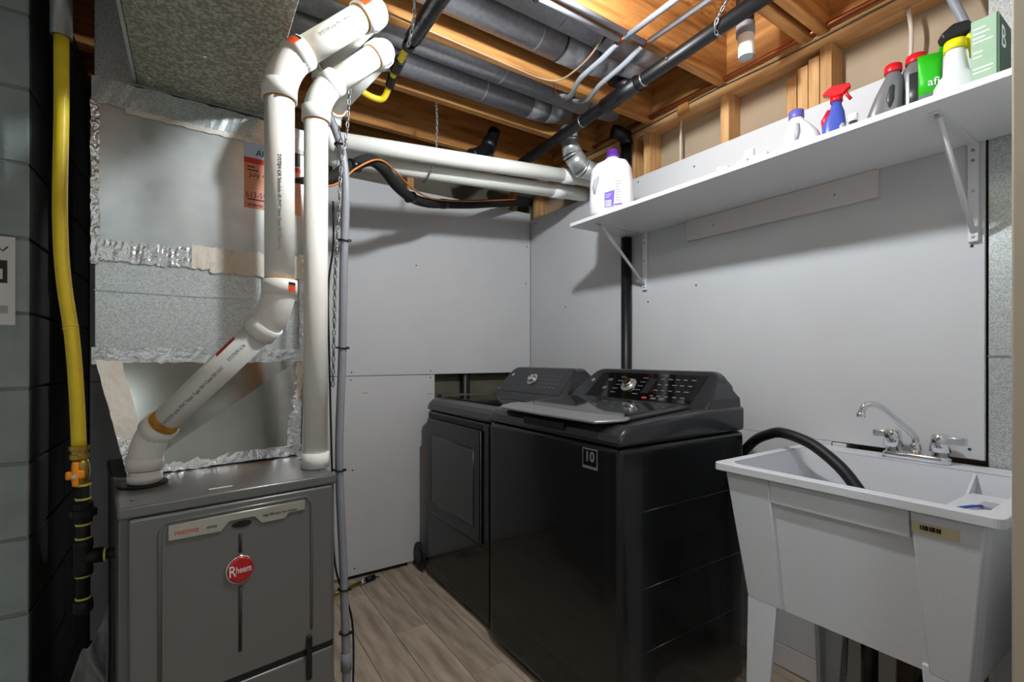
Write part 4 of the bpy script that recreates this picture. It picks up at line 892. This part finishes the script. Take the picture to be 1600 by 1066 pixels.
def leg(x, y, sx, sy):
    t = [(x, y), (x + sx * .085, y), (x + sx * .085, y + sy * .016), (x + sx * .016, y + sy * .016), (x + sx * .016, y + sy * .085), (x, y + sy * .085)]
    b = [(x - sx * .01, y - sy * .005), (x + sx * .035, y - sy * .005), (x + sx * .035, y + sy * .01), (x + sx * .005, y + sy * .01), (x + sx * .005, y + sy * .05), (x - sx * .01, y + sy * .05)]
    return MB().loft([[(p[0], p[1], 0) for p in b], [(p[0], p[1], .52) for p in t]], smooth=False)
for x, y, sx_, sy_ in ((tx0 + .0635, ty1 - .0735, 1, -1), (tx0 + .0635, ty0 + .064, 1, 1), (tx1 - .035, ty1 - .062, -1, -1), (tx1 - .035, ty0 + .055, -1, 1)):
    obj('leg', leg(x, y, sx_, sy_), 'tub_white', tb, bevel=.003)
tl = obj('maker_label', MB().prism([(lean(.851) - .0125, -2.271, .853), (lean(.829) - .0125, -2.271, .829), (lean(.829) - .0125, -2.352, .829), (lean(.851) - .0125, -2.352, .853)], (-.0008, 0, 0)), 'label_cream', tb)
for k in range(9): obj('bar', MB().box((lean(.84) - .0148, -2.287 - k * .004, .838), (lean(.84) - .0135, -2.289 - k * .004 - .001 * (k % 3), .848)), 'ink_black', tl)
obj('overflow_hole', MB().tube([(-.118, -2.36, .885), (-.122, -2.36, .885)], .006, 12), 'furnace_dark', tb)
# faucet
fc = thing('faucet', 'chrome two handle faucet with high spout on the laundry tub deck', 'faucet', (-.06, -2.12, TZ))
fx, fy0 = -.062, -2.125
obj('base', MB().loft([[(p[0], p[1], z) for p in rect(fx - .024 * s_, fx + .024 * s_, fy0 - .085 * s_, fy0 + .085 * s_, z, .023 * s_, 5)] for z, s_ in ((TZ + .001, 1), (TZ + .016, 1), (TZ + .024, .85))]), 'chrome', fc)
for s_ in (-1, 1):
    y = fy0 + s_ * .058
    hb = obj('valve_body', MB().tube([(fx, y, TZ + z) for z in (.02, .035, .036, .085, .09)], [.02, .02, .026, .021, .016], 20), 'chrome', fc)
    obj('handle', MB().box((fx - .010 if s_ > 0 else fx - .012, y + (.012 if s_ > 0 else -.062), TZ + .06), (fx + .010, y + (.052 if s_ > 0 else -.012), TZ + .084)), 'chrome', hb, bevel=.004)
obj('spout_base', MB().tube([(fx, fy0, TZ + z) for z in (.02, .05, .055)], [.016, .015, .011], 18), 'chrome', fc)
obj('spout', MB().tube(spline([(fx, fy0, TZ + .05), (fx - .003, fy0 + .003, TZ + .075), (fx - .03, fy0 + .03, TZ + .115), (fx - .065, fy0 + .065, TZ + .16), (fx - .085, fy0 + .085, TZ + .172), (fx - .10, fy0 + .10, TZ + .165), (fx - .107, fy0 + .107, TZ + .142)], 8), .0095, 14), 'chrome', fc)
obj('aerator', MB().tube([(fx - .107, fy0 + .107, TZ + z) for z in (.145, .144, .13)], [.0095, .0125, .0125], 14), 'chrome', fc)
# drain hose from washer
hs = obj('drain_hose', MB().tube(spline([(-.17, -1.60, .82), (-.165, -1.665, .90), (-.20, -1.74, .94), (-.235, -1.81, .958), (-.25, -1.905, .938), (-.27, -1.99, .89), (-.285, -2.04, .845), (-.297, -2.07, .80), (-.31, -2.09, .70)], 8), .018, 14), 'black_rubber')
tag(hs, 'black rubber washer drain hose arching into the laundry tub', 'hose')
# small things in the tub tray
sc = thing('scrub_brush', 'small blue handled scrub brush in the soap tray of the tub', 'brush', (-.3, -2.33, .851))
obj('handle', MB().tube([(-.40, -2.30, .856), (-.35, -2.32, .857), (-.32, -2.333, .856)], [.003, .004, .003], 10), 'bottle_blue', sc)
obj('bristle_head', MB().box((-.325, -2.365, .851), (-.285, -2.325, .861)), 'recess_grey', sc, bevel=.003)
# stuff under the tub
ub = thing('drywall_offcut', 'grey drywall offcut leaning on the wall under the tub', 'board', (-.05, -2.0, 0))
obj('board', MB().prism([(-.07, -2.07, .002), (-.07, -1.935, .002), (-.014, -1.935, .56), (-.014, -2.07, .56)], (.012, 0, 0)), 'drywall_patch', ub)
sp = thing('sink_drain', 'black drain trap under the laundry tub', 'drain', (-.3, -2.1, .2))
obj('tailpiece', MB().tube([(-.36, -2.11, .547), (-.36, -2.11, .30)], .02, 14), 'black_abs', sp)
obj('trap', MB().tube(spline([(-.36, -2.11, .31), (-.36, -2.125, .25), (-.36, -2.16, .23), (-.36, -2.195, .25), (-.355, -2.21, .31), (-.30, -2.21, .33), (-.05, -2.21, .34), (-.002, -2.21, .34)], 6), .022, 14), 'black_abs', sp)
bpy.context.view_layer.update()
